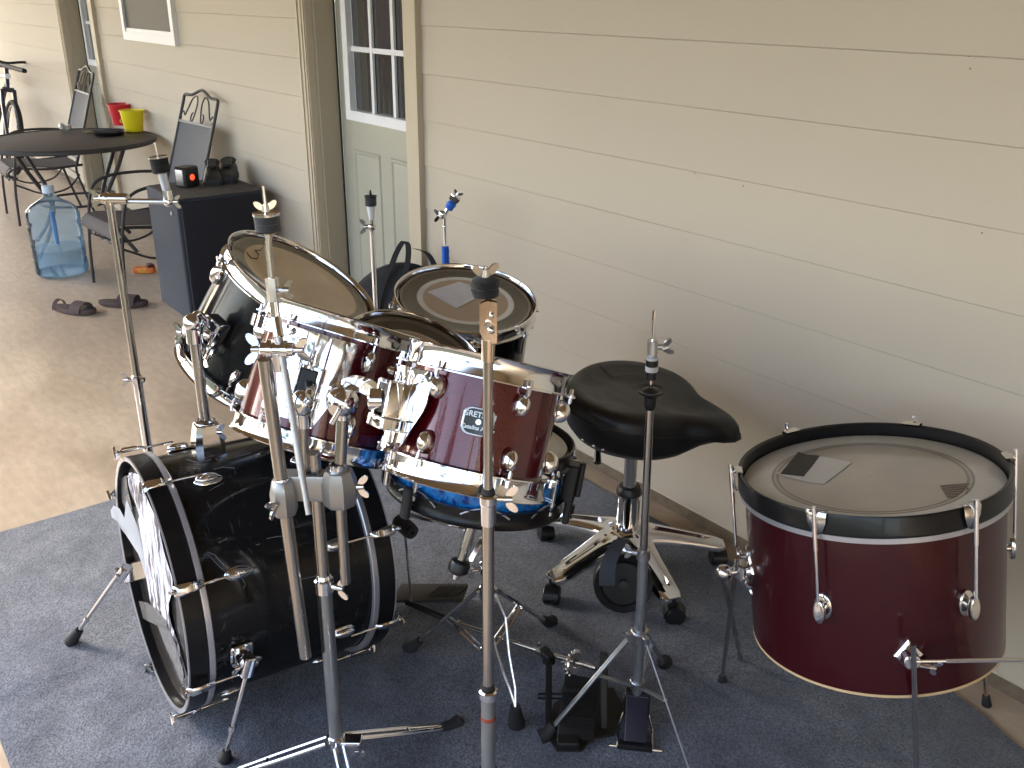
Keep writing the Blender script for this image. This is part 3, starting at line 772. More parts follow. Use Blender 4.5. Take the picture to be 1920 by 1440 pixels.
# head patches / marks
def head_patch(root, pts_px, c, n, material, name, off=.0012):
    pl = Vector(c) - Vector(n).normalized() * .006
    pts = [atp(x, y, pl, Vector(n)) + Vector(n).normalized() * off for x, y in pts_px]
    mb = MB(); mb.prism(pts, n, .0006); return mb.build(name, material, root)
head_patch(tomE, [(801, 548), (862, 529), (915, 548), (856, 579)], E_C, E_N, mat("paper_patch", (.72, .72, .73), .6, noise=(30, .4, (.62, .62, .64))), "square_patch")
# faint logo swirl on tom A head
pl = A_C - A_N * .006
mb = MB(); mb.tube([atp(x, y, pl, A_N) + A_N * .001 for x, y in bez_px] if False else [atp(x, y, pl, A_N) + A_N * .001 for x, y in ((463, 474), (470, 484), (482, 486), (485, 478), (478, 470), (488, 470), (494, 463))], .0010, 6)
mb.build("head_logo", mat("logo_ink", (.06, .05, .03), .5), tomA)

# strainer (snare throw-off) at the right side and butt block on the left
def strainer():
    a = radians(78); d = Vector((cos(a), sin(a), 0)); t = Vector((-sin(a), cos(a), 0)); c = d * (S_R + .012) + Z * (-S_H * .5)
    mb = MB(); mb.box(c, (.030, .044, .085), (d, t, Z), bev=.006); mb.box(c + d * .020 + Z * .01, (.012, .020, .075), (d, t, Z), bev=.004)
    mb.cyl(c - Z * .05 + d * .01, c - Z * .068 + d * .01, .010, n=14); local_build(mb, "strainer", DARKM, snare)
    mb = MB(); mb.tube([c + Z * z_ + d * x_ for z_, x_ in ((-.045, .01), (-.08, .016), (-.092, -.01), (-.088, -.05))], .0022, 6); local_build(mb, "snare_cord", BLACK, snare)
    a = radians(-72); d = Vector((cos(a), sin(a), 0)); t = Vector((-sin(a), cos(a), 0)); c = d * (S_R + .012) + Z * (-S_H * .75)
    mb = MB(); mb.box(c, (.018, .030, .050), (d, t, Z), bev=.004); local_build(mb, "butt_plate", CHROME, snare)
    mb = MB()
    for i in range(8):
        a = radians(6) + 2 * pi * i / 8; d = Vector((cos(a), sin(a), 0)); 
        mb.tube([d * (S_R + .001) + Z * (-S_H + .02) + Vector((-sin(a), cos(a), 0)) * q + Z * (.016 * (1 - (q / .05) ** 2)) for q in [-.05 + .01 * k for k in range(11)]], .002, 6)
    local_build(mb, "snare_bed_edge", SILVER, snare)
strainer()

# ---- bass drum
BD_C, BD_N, BD_R, BD_D = Vector((-1.97, .478, .322)), Vector((-.071, -.997, .034)).normalized(), .302, .487
def bass():
    x, y, z = frame(BD_N, Z)      # x is up-ish, y = n x up
    R = Matrix((x, y, z)).transposed(); root = thing("bass_drum", "big scuffed black bass drum with torn white poster on its front head", "bass drum", BD_C, R)
    r = BD_R; rs = r - .014; D = BD_D
    mb = MB(); mb.lathe([(rs, -.035), (rs, -D + .035), (rs - .008, -D + .035), (rs - .008, -.035)], n=128, loop=True); local_build(mb, "shell", BLACK_SHELL, root, 50)
    for nm, z0, sg in (("front_hoop", 0, -1), ("rear_hoop", -D, 1)):
        mb = MB(); mb.lathe([(r - .003, z0), (r, z0 + sg * .003), (r, z0 + sg * .042), (r - .010, z0 + sg * .044), (r - .010, z0 + sg * .003)], n=128, loop=True)
        hp = local_build(mb, nm, HOOP_BLK, root, 40)
        mb = MB(); mb.lathe([(r + .0005, z0 + sg * .044), (r + .0012, z0 + sg * .047), (r + .0012, z0 + sg * .056), (r - .001, z0 + sg * .058), (r - .012, z0 + sg * .058), (r - .012, z0 + sg * .044)], n=128, loop=True)
        o = local_build(mb, "hoop_inlay", SILVER, root, 40); o.parent = hp; o.matrix_basis = Matrix.Identity(4)
        mb = MB(); mb.lathe([(r - .0105, z0 + sg * .0005), (r + .0006, z0 - sg * .0006), (r + .0006, z0 + sg * .0025), (r - .0105, z0 + sg * .002)], n=128, loop=True)
        o = local_build(mb, "hoop_edge", SILVER, root, 40); o.parent = hp; o.matrix_basis = Matrix.Identity(4)
    mb = MB(); mb.lathe([(.001, -.022), (r - .02, -.022), (r - .011, -.030)], n=96); local_build(mb, "front_head", mat("smoked_head", (.05, .045, .042), .15, coat=.5), root)
    mb = MB(); mb.lathe([(.001, -D + .022), (r - .02, -D + .022), (r - .011, -D + .03)], n=96); local_build(mb, "batter_head", HEAD_C, root)
    # local x = up, local y = n x up -> points to -x world ; angle atan2(xw, zw): world +x = -y local
    for i in range(8):
        ang = radians(18 + 45 * i); d = Vector((cos(ang), -sin(ang), 0)); t = Vector((sin(ang), cos(ang), 0))
        for z0, sg in ((0, -1), (-D, 1)):
            mb = MB(); 
            # claw hook over hoop
            p = d * (r + .004)
            prof = [(.010, -.004), (.014, .006), (.013, .030), (.008, .050), (.004, .052)]
            rs_ = []
            for q, (hh, zz) in enumerate(((-.010, -.006), (.006, -.008), (.015, .002), (.014, .030), (.010, .050), (.003, .055))):
                wq = (.016, .019, .020, .017, .011, .006)[q]
                rs_.append([p + d * (hh + .004 * s2) + t * (wq / 1.6 * s1) + Z * (z0 + sg * zz) for s1, s2 in ((-1, -.5), (-.7, .6), (.7, .6), (1, -.5))])
            mb.rings(rs_, True); cl = local_build(mb, "claw", CHROME, root, 50)
            mb = MB(); q = d * (r + .012)
            mb.cyl(q + Z * (z0 - sg * .016), q + Z * (z0 + sg * .118), .0028, n=8)
            mb.box(q + Z * (z0 - sg * .014), (.006, .032, .006), (t, d, Z), bev=.001)
            mb.cyl(q + Z * (z0 - sg * .010), q + Z * (z0 - sg * .004), .006, n=10)
            local_build(mb, "tension_rod", CHROME, root)
            mb = MB(); c = d * (rs + .012) + Z * (z0 + sg * .128)
            mb.ball(c, .013, 14, 10, (.95, .75, 2.0), (t, d, Z)); mb.ball(d * (rs + .004) + Z * (z0 + sg * .132), .014, 14, 8, (1.1, .5, 2.3), (t, d, Z))
            mb.cyl(d * (rs - .002) + Z * (z0 + sg * .135), c + Z * sg * .006, .008, n=10)
            local_build(mb, "lug", CHROME, root)
    # vent grommet on the shell
    return root
bass_root = bass()
def on_shell(x, y):
    """intersection of the photo ray with the bass shell cylinder (nearest)"""
    d = ray(x, y); n = BD_N; o = CAM - BD_C; dp = d - n * d.dot(n); op = o - n * o.dot(n); rs = BD_R - .014
    a = dp.dot(dp); b = 2 * dp.dot(op); c = op.dot(op) - rs * rs; q = b * b - 4 * a * c
    t = (-b - sqrt(max(q, 0))) / (2 * a); p = CAM + d * t
    nn = (p - BD_C); nn = (nn - n * nn.dot(n)).normalized(); return p, nn
p, nn = on_shell(515, 957); mb = MB()
mb.lathe([(.009, 0), (.009, .003), (.006, .004), (.004, .003), (.004, -.002)], o=p, ax=nn, n=24); mb.build("vent_grommet", CHROME, bass_root)
# paint scratches drawn as thin chips on the wrap
CHIP = mat("scratch_chip", (.20, .21, .24), .6)
mb = MB()
for pts in ([(364, 1043), (378, 1053), (386, 1037), (397, 1047), (412, 1063), (430, 1078)], [(388, 1035), (402, 1040), (420, 1060)], [(500, 1010), (520, 1006), (535, 1005)], [(410, 1018), (425, 1010)], [(480, 1022), (487, 1020)], [(392, 920), (420, 905)], [(548, 1090), (600, 1078)], [(400, 880), (418, 876), (440, 878)], [(350, 862), (372, 868), (395, 862)], [(440, 858), (470, 850)], [(452, 1082), (460, 1095), (456, 1104)]):
    q = [on_shell(*a) for a in pts]; mb = MB(); mb.tube([a + b * .0003 for a, b in q], .0007, 5); mb.build("scratch", CHIP, bass_root)

def poster():
    pl = BD_C - BD_N * .020
    def P(x, y, off=0.0): return atp(x, y, pl, BD_N) + BD_N * (.001 + off)
    L = [(243, 893), (246, 905), (250, 925), (256, 945), (262, 968), (258, 985), (262, 1010), (262, 1035), (268, 1060), (276, 1085), (283, 1110), (288, 1130), (298, 1150), (305, 1172), (318, 1195), (327, 1215), (336, 1240), (346, 1268)]
    Rr = [(247, 885), (262, 890), (270, 905), (278, 925), (285, 945), (293, 968), (300, 990), (308, 1015), (315, 1040), (320, 1062), (325, 1085), (324, 1112), (321, 1130), (322, 1150), (326, 1175), (335, 1205), (344, 1235), (350, 1270)]
    mb = MB(); N = 6; rows = []
    for k, (a, b) in enumerate(zip(L, Rr)):
        rows.append([P(a[0] + (b[0] - a[0]) * j / N, a[1] + (b[1] - a[1]) * j / N, .003 + .003 * sin(k * 1.3 + j * 1.7)) for j in range(N + 1)])
    vs = [p for r_ in rows for p in r_]; fs = [(k * 7 + j, k * 7 + j + 1, (k + 1) * 7 + j + 1, (k + 1) * 7 + j) for k in range(len(L) - 1) for j in range(N)]
    mb.add(vs, fs); po = mb.build("torn_poster", POSTER, bass_root)
    # curled flap standing out in front of the hoop
    WHT = mat("poster_back", (.90, .92, .95), .5)
    f = [((208, 957), .060), ((213, 948), .058), ((224, 953), .050), ((234, 972), .040), ((236, 947), .040), ((238, 937), .040), ((246, 957), .030), ((253, 974), .020), ((263, 1002), .010), ((270, 1042), .005), ((276, 1085), .002), ((262, 1042), .008), ((248, 1016), .022), ((237, 1003), .034), ((228, 992), .044), ((220, 977), .052), ((210, 970), .058)]
    def F(pt, off): return atp(pt[0], pt[1], BD_C + BD_N * off, BD_N)
    ctr = [(224, 960), (240, 985), (256, 1015), (262, 1040)]
    mb = MB(); rings_ = [F(*q) for q in f]
    mb.prism(rings_, BD_N, .0008); fl = mb.build("curled_flap", WHT, bass_root)
    fl.parent = po; fl.matrix_basis = Matrix.Identity(4)
    TAPE = mat("clear_tape", (.30, .29, .28), .18, spec=.8, alpha=.55)
    for nm, pts in (("tape_strip", [(262, 1124), (282, 1128), (300, 1140), (318, 1165), (322, 1180), (304, 1172), (275, 1158), (264, 1150)]), ("tape_strip", [(300, 1165), (318, 1172), (336, 1206), (352, 1262), (349, 1282), (336, 1250), (318, 1212)]), ("tape_strip", [(228, 900), (243, 890), (246, 915), (255, 955), (240, 950), (230, 930)])):
        mb = MB(); mb.prism([P(x, y, .007) for x, y in pts], BD_N, .0006); t_ = mb.build(nm, TAPE, bass_root); t_.parent = po; t_.matrix_basis = Matrix.Identity(4)
poster()

def spur(b, top, foot, rubber_len=.05, r=.0055):
    b = Vector(b); top = Vector(top); foot = Vector(foot); d = (foot - top).normalized()
    nn = (b - BD_C); nn = (nn - BD_N * nn.dot(BD_N)).normalized(); t = BD_N.cross(nn)
    mb = MB(); mb.box(b + nn * .004, (.050, .050, .010), (BD_N, t, nn), bev=.006); mb.cyl(b, b + nn * .030, .019, .016, n=20); mb.ball(b + nn * .032, .017, 16, 10)
    mb.box((b + nn * .034).lerp(top, .6), (.026, .026, .050), frame(d), bev=.005); mb.wing(b + nn * .04 + BD_N * .022, BD_N, t, .012)
    sb_ = mb.build("spur_bracket", CHROME, bass_root)
    mb = MB(); mb.cyl(top, foot - d * rubber_len, r, n=12); mb.cyl(top.lerp(foot, .62), top.lerp(foot, .62) + d * .012, r * 1.5, n=10)
    sp = mb.build("spur_leg", CHROME, bass_root)
    mb = MB(); mb.cyl(foot - d * (rubber_len + .006), foot, .011, .017, n=14, bev=.002); rf = mb.build("rubber_foot", RUBBER, bass_root); rf.parent = sp; rf.matrix_basis = Matrix.Identity(4)
# far-side spur and camera-side spur
pb, nb = on_shell(452, 1222)
spur(pb, pb + nb * .04 - Z * .01, (-1.665, .50, .012), .02)
p1 = Vector((-2.205, .50, .22)); spur(p1, Vector((-2.19, .46, .235)), (-2.305, .34, .012))

# post block on top of the bass drum with post and A's L-arm
pb = Vector((-2.03, .675, .606))
mb = MB(); ax = frame(Z, BD_N)
mb.rings([[pb + ax[0] * (a * x_) + ax[1] * (a2 * y_) + Z * z_ for x_, y_ in ((-1, -.6), (-.6, -1), (.6, -1), (1, -.6), (1, .6), (.6, 1), (-.6, 1), (-1, .6))] for a, a2, z_ in ((.036, .036, -.022), (.034, .034, .010), (.026, .026, .052), (.020, .020, .056))], True)
mb.lathe([(.022, .050), (.024, .060), (.018, .062), (.0135, .060)], o=pb, n=24)
mb.wing(pb + Vector((.03, .02, .035)), Vector((.6, .8, 0)), Z, .014)
mb.build("post_mount", CHROME, bass_root)
mb = MB(); top = pb + Z * .275; mb.cyl(pb + Z * .03, top, .0125, n=20)
pa = mb.build("tom_post", BRUSH, bass_root)
mb = MB(); mb.cyl(top - Z * .022, top + Z * .016, .019, n=18, bev=.002); mb.ball(top + Z * .026, .022, 18, 12); mb.wing(top + Vector((-.03, -.02, 0)), Vector((-.8, -.6, 0)), Z, .015)
mb.ball(top + Vector((.028, .022, .0)), .013, 12, 8)
hAw = loc_pt(tomA, hA)
mb.tube(bez([top + Z * .026, top + Z * .045 + (hAw - top) * .35, hAw], 6), .0085, 12)
mb.build("tom_arm", CHROME, bass_root)

# ================================================================== STANDS
def tripod(root, base, zc, feet, r=.006, mat_=CHROME, double=True, foot_len=.045, brace=True, zb=None, foot_r=.014, width=.009):
    """legs from collar height zc on the pole to each foot, with brace rods from lower collar zb"""
    base = Vector(base)
    for ft in feet:
        ft = Vector(ft); top = Vector((base.x, base.y, zc)); dh = (ft - base); dh.z = 0; dh.normalize(); side = Vector((-dh.y, dh.x, 0))
        top = top + dh * .022; d = (ft - top).normalized(); e = ft - d * foot_len
        mb = MB()
        if double:
            for s_ in (-1, 1):
                mid = top.lerp(e, .5) + side * s_ * width
                mb.tube([top + side * s_ * width, mid, e - d * .02 + side * s_ * width * .7, e + side * s_ * .002], [r * .62] * 4, 8)
            mb.cyl(top.lerp(e, .62) - side * width, top.lerp(e, .62) + side * width, r * .55, n=8)
        else: mb.cyl(top, e, r, n=12)
        lg = mb.build("leg", mat_, root)
        mb = MB(); mb.tube([e - d * .006, e + d * foot_len * .45, ft + Z * foot_r * .8], [foot_r * .62, foot_r * .9, foot_r], 12); sub(lg, mb, "rubber_foot", RUBBER)
        if brace and zb is not None:
            mb = MB(); b0 = Vector((base.x, base.y, zb)) + dh * .018; q = top.lerp(e, .52)
            for s_ in (-1, 1): mb.cyl(b0 + side * s_ * width * .8, q + side * s_ * width * .8, r * .45, n=6)
            sub(lg, mb, "brace", mat_)
    mb = MB(); mb.cyl((base.x, base.y, zc - .018), (base.x, base.y, zc + .018), .019, n=20, bev=.003)
    mb.build("leg_collar", mat_, root)
    if zb is not None: mb = MB(); mb.cyl((base.x, base.y, zb - .012), (base.x, base.y, zb + .012), .017, n=20, bev=.002); mb.build("brace_collar", mat_, root)

def collar(mb, p, r, h=.03, wdir=None, ws=.014, d=Z):
    p = Vector(p); mb.cyl(p - d * h / 2, p + d * h / 2, r, n=20, bev=.003)
    if wdir is not None:
        wdir = Vector(wdir).normalized(); mb.cyl(p + wdir * r * .8, p + wdir * (r + .012), .006, n=10); mb.wing(p + wdir * (r + .014), wdir, d, ws)

def cym_top(root, p, d, felt_r=.020, felt_h=.026, felt_m=FELT, cup_m=CHROME, nut="wing", sleeve=None, tall=.05):
    """felt stack on a threaded rod with its nut; p = underside of felts, d = direction"""
    p = Vector(p); d = Vector(d).normalized(); x, y, _ = frame(d, rt)
    mb = MB(); mb.cyl(p - d * .006, p + d * (felt_h + tall), .003, n=10); mb.lathe([(.004, -.004), (felt_r * .6, -.004), (felt_r * 1.02, 0), (.004, .001)], o=p, ax=d, n=24)
    if nut == "wing": mb.wing(p + d * (felt_h + .012), d, (x + y * .4), .013)
    mb.lathe([(.004, felt_h + .001), (felt_r * 1.06, felt_h + .001), (felt_r * 1.08, felt_h + .005), (felt_r * .9, felt_h + .003), (.004, felt_h + .003)], o=p, ax=d, n=28)
    mb.build("threaded_rod", cup_m, root)
    mb = MB(); mb.lathe([(.003, .001), (felt_r * .96, .001), (felt_r, .004), (felt_r, felt_h * .46), (felt_r * .95, felt_h * .5), (felt_r, felt_h * .54), (felt_r, felt_h - .003), (felt_r * .95, felt_h), (.003, felt_h)], o=p, ax=d, n=28)
    mb.build("felt_washer", felt_m, root)

# --- K1: straight stand in front of the kit
def stand_front():
    P0 = atd(915, 600, 1.36); x, y = P0.x, P0.y
    root = thing("cymbal_stand", "tall straight chrome cymbal stand nearest the camera with fuzzy black felt top", "cymbal stand", (x, y, 0), group="cymbal stands of the drum kit")
    V = lambda z, dx=0, dy=0: Vector((x + dx, y + dy, z))
    def zpx(py):  # height on the vertical line for a photo row
        lo, hi = 0.0, 1.6
        for _ in range(40):
            m_ = (lo + hi) / 2
            if px(V(m_))[1] > py: lo = m_
            else: hi = m_
        return lo
    z1, z2, z3 = zpx(1300), zpx(935), zpx(640)
    mb = MB(); mb.cyl(V(.10), V(z1), .0125, n=24); mb.build("lower_tube", ZINC, root)
    mb = MB(); mb.cyl(V(z1 - .02), V(z2), .0100, n=24); mb.build("middle_tube", BRUSH, root)
    mb = MB(); mb.cyl(V(z2 - .02), V(z3), .0078, n=24); mb.build("upper_tube", BRUSH, root)
    mb = MB(); collar(mb, V(z1), .0165, .020); mb.build("height_collar", CHROME, root)
    zr_ = zpx(1344); mb = MB(); mb.lathe([(.0126, -.004), (.0130, -.003), (.0130, .003), (.0126, .004)], o=V(zr_), n=24); mb.build("red_mark", mat("red_tape", (.30, .06, .03), .6), root)
    mb = MB(); mb.cyl(V(z1 + .011), V(z1 + .021), .0115, .0105, n=16); mb.cyl(V(z2 + .010), V(z2 + .018), .0115, .0095, n=16); mb.build("nylon_bushing", RUBBER, root)
    mb = MB(); collar(mb, V(z2), .0150, .018); mb.cyl(V(z2 - .045), V(z2 - .008), .0125, .0135, n=20)
    rr_ = rt.copy(); rr_.z = 0; rr_.normalize()
    mb.cyl(V(z2) + rr_ * .012, V(z2) + rr_ * .034, .005, n=12); mb.wing(V(z2) + rr_ * .030, rr_, Z, .016); mb.build("height_clamp", CHROME, root)
    # tilter plate
    mb = MB(); c = V(z3 + .030); side = rr_; dpt = side.cross(Z)
    mb.cyl(V(z3 - .03), V(z3 + .004), .0095, .0105, n=20)
    pts = [c + side * a + Z * b for a, b in ((-.012, .028), (-.012, -.012), (-.006, -.026), (.004, -.030), (.013, -.030), (.013, .030), (.0, .034))]
    mb.prism([q + dpt * .004 for q in pts], dpt, .005); mb.prism([q - dpt * .009 for q in pts], dpt, .005)
    mb.build("tilter_plate", mat("warm_chrome", (.82, .66, .54), .12, 1), root)
    mb = MB(); mb.ball(c + side * .005 + dpt * .012 - Z * .008, .0065); mb.ball(c + side * .006 + dpt * .012 + Z * .014, .0042); mb.cyl(c - dpt * .02, c + dpt * .014, .005, n=12); mb.build("tilter_screw", CHROME, root)
    top = atd(910, 557, px(c)[2] - .01)
    mb = MB()
    x_, y_, z_ = frame(Z, rt)
    rs_ = []
    for h_, q in ((0, .012), (.002, .0185), (.012, .0205), (.014, .0188), (.016, .0205), (.026, .0195), (.030, .013), (.031, .003)):
        rs_.append([top + Z * h_ + (x_ * cos(a) + y_ * sin(a)) * q * (1 + .05 * sin(a * 5 + h_ * 300) + random.uniform(-.03, .03)) for a in [2 * pi * i / 26 for i in range(26)]])
    mb.rings(rs_, True); mb.build("felt_washer", FELT_DK, root)
    mb = MB(); mb.cyl(top, top + Z * .046, .003, n=8); mb.wing(top + Z * .034, Z, (rt + fw * .5), .014); mb.build("wing_nut", CHROME_OLD, root)
    # legs: below the frame in the photo
    b = V(0); feet = [b + Vector((cos(a), sin(a), 0)) * .30 for a in (radians(-60), radians(60), radians(180 + 5))]
    feet = [b + Vector((.10, -.30, 0)), b + Vector((.30, .08, 0)), b + Vector((-.22, -.22, 0))]
    tripod(root, (x, y, 0), .30, feet, zb=.10)
stand_front()

# --- K2: double tom stand with clamp and boom arm
K2 = Vector((-1.475, .685, 0))
def stand_double():
    root = thing("tom_stand", "heavy chrome stand holding two maroon toms and a thin cymbal rod in one clamp", "drum stand", K2)
    V = lambda z, dx=0, dy=0: K2 + Vector((dx, dy, z))
    hr = Vector((.617, .787, 0))        # image right on the ground plane
    hf = Vector((-.787, .617, 0))       # away from the camera
    mb = MB(); mb.cyl(V(.085), V(.50), .0148, n=28); lt = mb.build("lower_tube", ZINC, root)
    mb = MB(); mb.box(V(.42) - hf * .0145 - hr * .010, (.003, .004, .14), (hf, hr, Z)); sub(lt, mb, "slot", DARKM)
    mb = MB(); mb.cyl(V(.48), V(.80), .0125, n=28); mb.build("upper_tube", BRUSH, root)
    mb = MB(); collar(mb, V(.505), .0195, .034, hr - hf * .3, .017); mb.cyl(V(.523), V(.530), .017, .014, n=20); mb.build("height_clamp", CHROME, root)
    # multi clamp block: bar with two end clamps
    zc = .735
    ax = (hr, hf, Z)
    mb = MB(); mb.box(V(zc) - hr * .01 - hf * .008, (.110, .034, .052), ax, bev=.006)
    cR = V(zc + .004) + hr * .048 - hf * .018; cL = V(zc - .012) - hr * .056 - hf * .030
    for c, q in ((cR, .034), (cL, .025)):
        mb.rings([[c + (hr * cos(a) + hf * sin(a)) * q * k + Z * z_ for a in [2 * pi * i / 8 + pi / 8 for i in range(8)]] for k, z_ in ((.9, -.036), (1, -.028), (1, .010), (.78, .034), (.7, .036))], True)
    mb.build("multi_clamp", ALU, root)
    mb = MB(); mb.box(V(zc + .0265) - hr * .012 - hf * .012, (.034, .010, .003), ax, bev=.002); mb.build("clamp_badge", DARKM, root)
    mb = MB(); mb.wing(cL - hf * .030 - hr * .012 - Z * .006, -hf - hr * .6 - Z * .5, Z + hr * .2, .016); mb.build("wing_bolt", CHROME, root)
    mb = MB(); mb.wing(cR + hr * .038 - Z * 0, hr, Z, .016); mb.build("wing_bolt", CHROME, root)
    mb = MB(); mb.lathe([(.013, .030), (.017, .034), (.0165, .046), (.013, .048)], o=cR, n=24); mb.build("clamp_bushing", CHROME, root)
    mb = MB(); mb.lathe([(.013, .030), (.0155, .033), (.013, .040)], o=cL, n=24); mb.build("clamp_bushing", CHROME, root)
    # right L-arm to tom C: tube down through the right clamp
    ballR = atd(642, 752, px(cR)[2] - .055)
    mb = MB(); dn = atd(648, 1092, px(cR)[2] + .095)
    mb.cyl(dn, cR, .0105, n=20); mb.cyl(cR, ballR - Z * .014, .0115, n=20); mb.build("arm_tube", BRUSH, root)
    mb = MB(); mb.ball(ballR, .030, 20, 14, (1.05, 1, .95)); mb.cyl(ballR - Z * .036, ballR - Z * .012, .0145, n=20, bev=.002)
    mb.cyl(ballR - hf * .012 - hr * .004, ballR - hf * .034 - hr * .008 - Z * .004, .012, n=14); mb.box(ballR - hf * .036 - hr * .006 - Z * .014, (.012, .010, .034), frame(Z + hr * .6, hf), bev=.003)
    hCw = loc_pt(tomC, hC); P = [ballR + Z * .012 - hr * .004, ballR + Z * .034 + hr * .018, hCw.lerp(ballR, .42) + Z * .024, hCw - hr * .014 + Z * .004, hCw]
    mb.build("ball_joint", CHROME, root)
    mb = MB(); mb.tube(bez(P[:4], 6), [.0150] * 19, 8); mb.build("l_arm", mat("hex_arm_chrome", (.78, .76, .72), .08, 1), root)
    mb = MB(); e = hCw - hr * .020; mb.cyl(e - hr * .016, e + hr * .010, .018, n=20, bev=.003); mb.build("arm_sleeve", CHROME, root)
    # middle L-arm to tom B
    bl = atd(566, 757, px(cL)[2] - .035)
    mid = V(zc + .03) - hr * .022 - hf * .006
    mb = MB(); mb.cyl(mid - Z * .05, bl - Z * .01, .0105, n=20); mb.build("arm_tube", BRUSH, root)
    hBw = loc_pt(tomB, hB)
    mb = MB(); mb.ball(bl, .020, 18, 12, (1, 1, 1.35)); mb.cyl(bl - Z * .048, bl - Z * .018, .0140, n=20, bev=.002); mb.box(bl + hf * .004 - hr * .002 - Z * .012, (.034, .022, .020), (hr, hf, Z), bev=.004); mb.build("ball_joint", CHROME, root)
    mb = MB(); mb.tube(bez([bl, bl + Z * .012 + hr * .012 + hf * .02, hBw], 6), .0095, 12); mb.build("l_arm", CHROME, root)
    # left tube: boom lower tube through left clamp, long drop
    dl = atd(583, 1222, px(cL)[2] + .165); ul = atd(508, 668, px(cL)[2] - .10)
    ax_ = (ul - dl).normalized()
    k = (cL - dl).dot(ax_); off = cL - (dl + ax_ * k); dl = dl + off * 1.0; ul2 = ul + off
    mb = MB(); mb.cyl(dl, ul2, .0125, n=24); mb.build("boom_tube", BRUSH, root)
    # tilter and boom rod
    hub = atd(520, 655, px(ul2)[2] - .012)
    mb = MB(); mb.cyl(hub - hr * .030, hub + hr * .030, .0125, n=22, bev=.002); mb.cyl(hub - hr * .017, hub - hr * .008, .0165, n=22); mb.cyl(hub + hr * .008, hub + hr * .019, .0165, n=22)
    mb.cyl(hub - ax_ * .004, hub - ax_ * .040, .015, .011, n=20)
    mb.wing(hub - hr * .036, -hr, Z + hf * .5, .019); mb.wing(hub + hr * .036, hr, Z - hf * .3, .017); mb.build("boom_tilter", CHROME, root)
    r0 = atd(579, 965, px(hub)[2] - .02); r1 = atd(518, 602, px(hub)[2] + .0); r2 = atd(504, 470, px(hub)[2] - .035)
    dd = (r1 - r0).normalized()
    mb = MB(); mb.cyl(r0, r0 + dd * .06, .0052, n=14); L = (r1 - r0).length
    for a, b in ((.064, .155), (.163, .255), (.263, L)):
        mb.cyl(r0 + dd * a, r0 + dd * min(b, L), .0066, n=14)
    mb.cyl(r0 + dd * .05, r0 + dd * (L - .01), .0055, n=12); mb.build("boom_rod", mat("knurled_steel", (.5, .49, .48), .35, 1, bump=(1500, .8, .001)), root)
    mb = MB(); mb.cyl(r1 - dd * .03, r1 + dd * .008, .0095, n=18, bev=.002); mb.cyl(r1 + dd * .006, r1 + (r2 - r1) * .35, .0085, n=18, bev=.002); mb.ball(r1 + (r2 - r1) * .33, .010); mb.build("neck_joint", CHROME, root)
    mb = MB(); mb.cyl(r1 + (r2 - r1) * .3, r1 + (r2 - r1) * .62, .0115, n=6); q = r1 + (r2 - r1) * .45; mb.wing(q + hr * .022, hr, Z, .012); mb.cyl(q, q + hr * .02, .004, n=8); mb.build("swivel", CHROME_OLD, root)
    mb = MB(); mb.cyl(r1 + (r2 - r1) * .6, r2, .0060, n=16); mb.build("neck_tube", BRUSH, root)
    ft = atd(503, 433, px(r2)[2] - .01)
    mb = MB(); mb.cyl(r2, ft, .0058, n=16); mb.build("top_rod", BRUSH, root)
    cym_top(root, ft, Z - hr * .03, .0215, .026, FELT, CHROME)
    tripod(root, K2, .105, [atz(862, 1360), atz(400, 1462), atz(672, 1560)], r=.0085, zb=None, double=True, width=.010, foot_r=.017)
    mb = MB(); mb.cyl(V(.03), V(.10), .009, n=14); mb.box(V(.10) + hr * .03, (.05, .03, .024), (hr, hf, Z), bev=.004); mb.wing(V(.085) + hr * .045 - hf * .01, -Z, hr, .014); mb.build("leg_lock", CHROME, root)
stand_double()

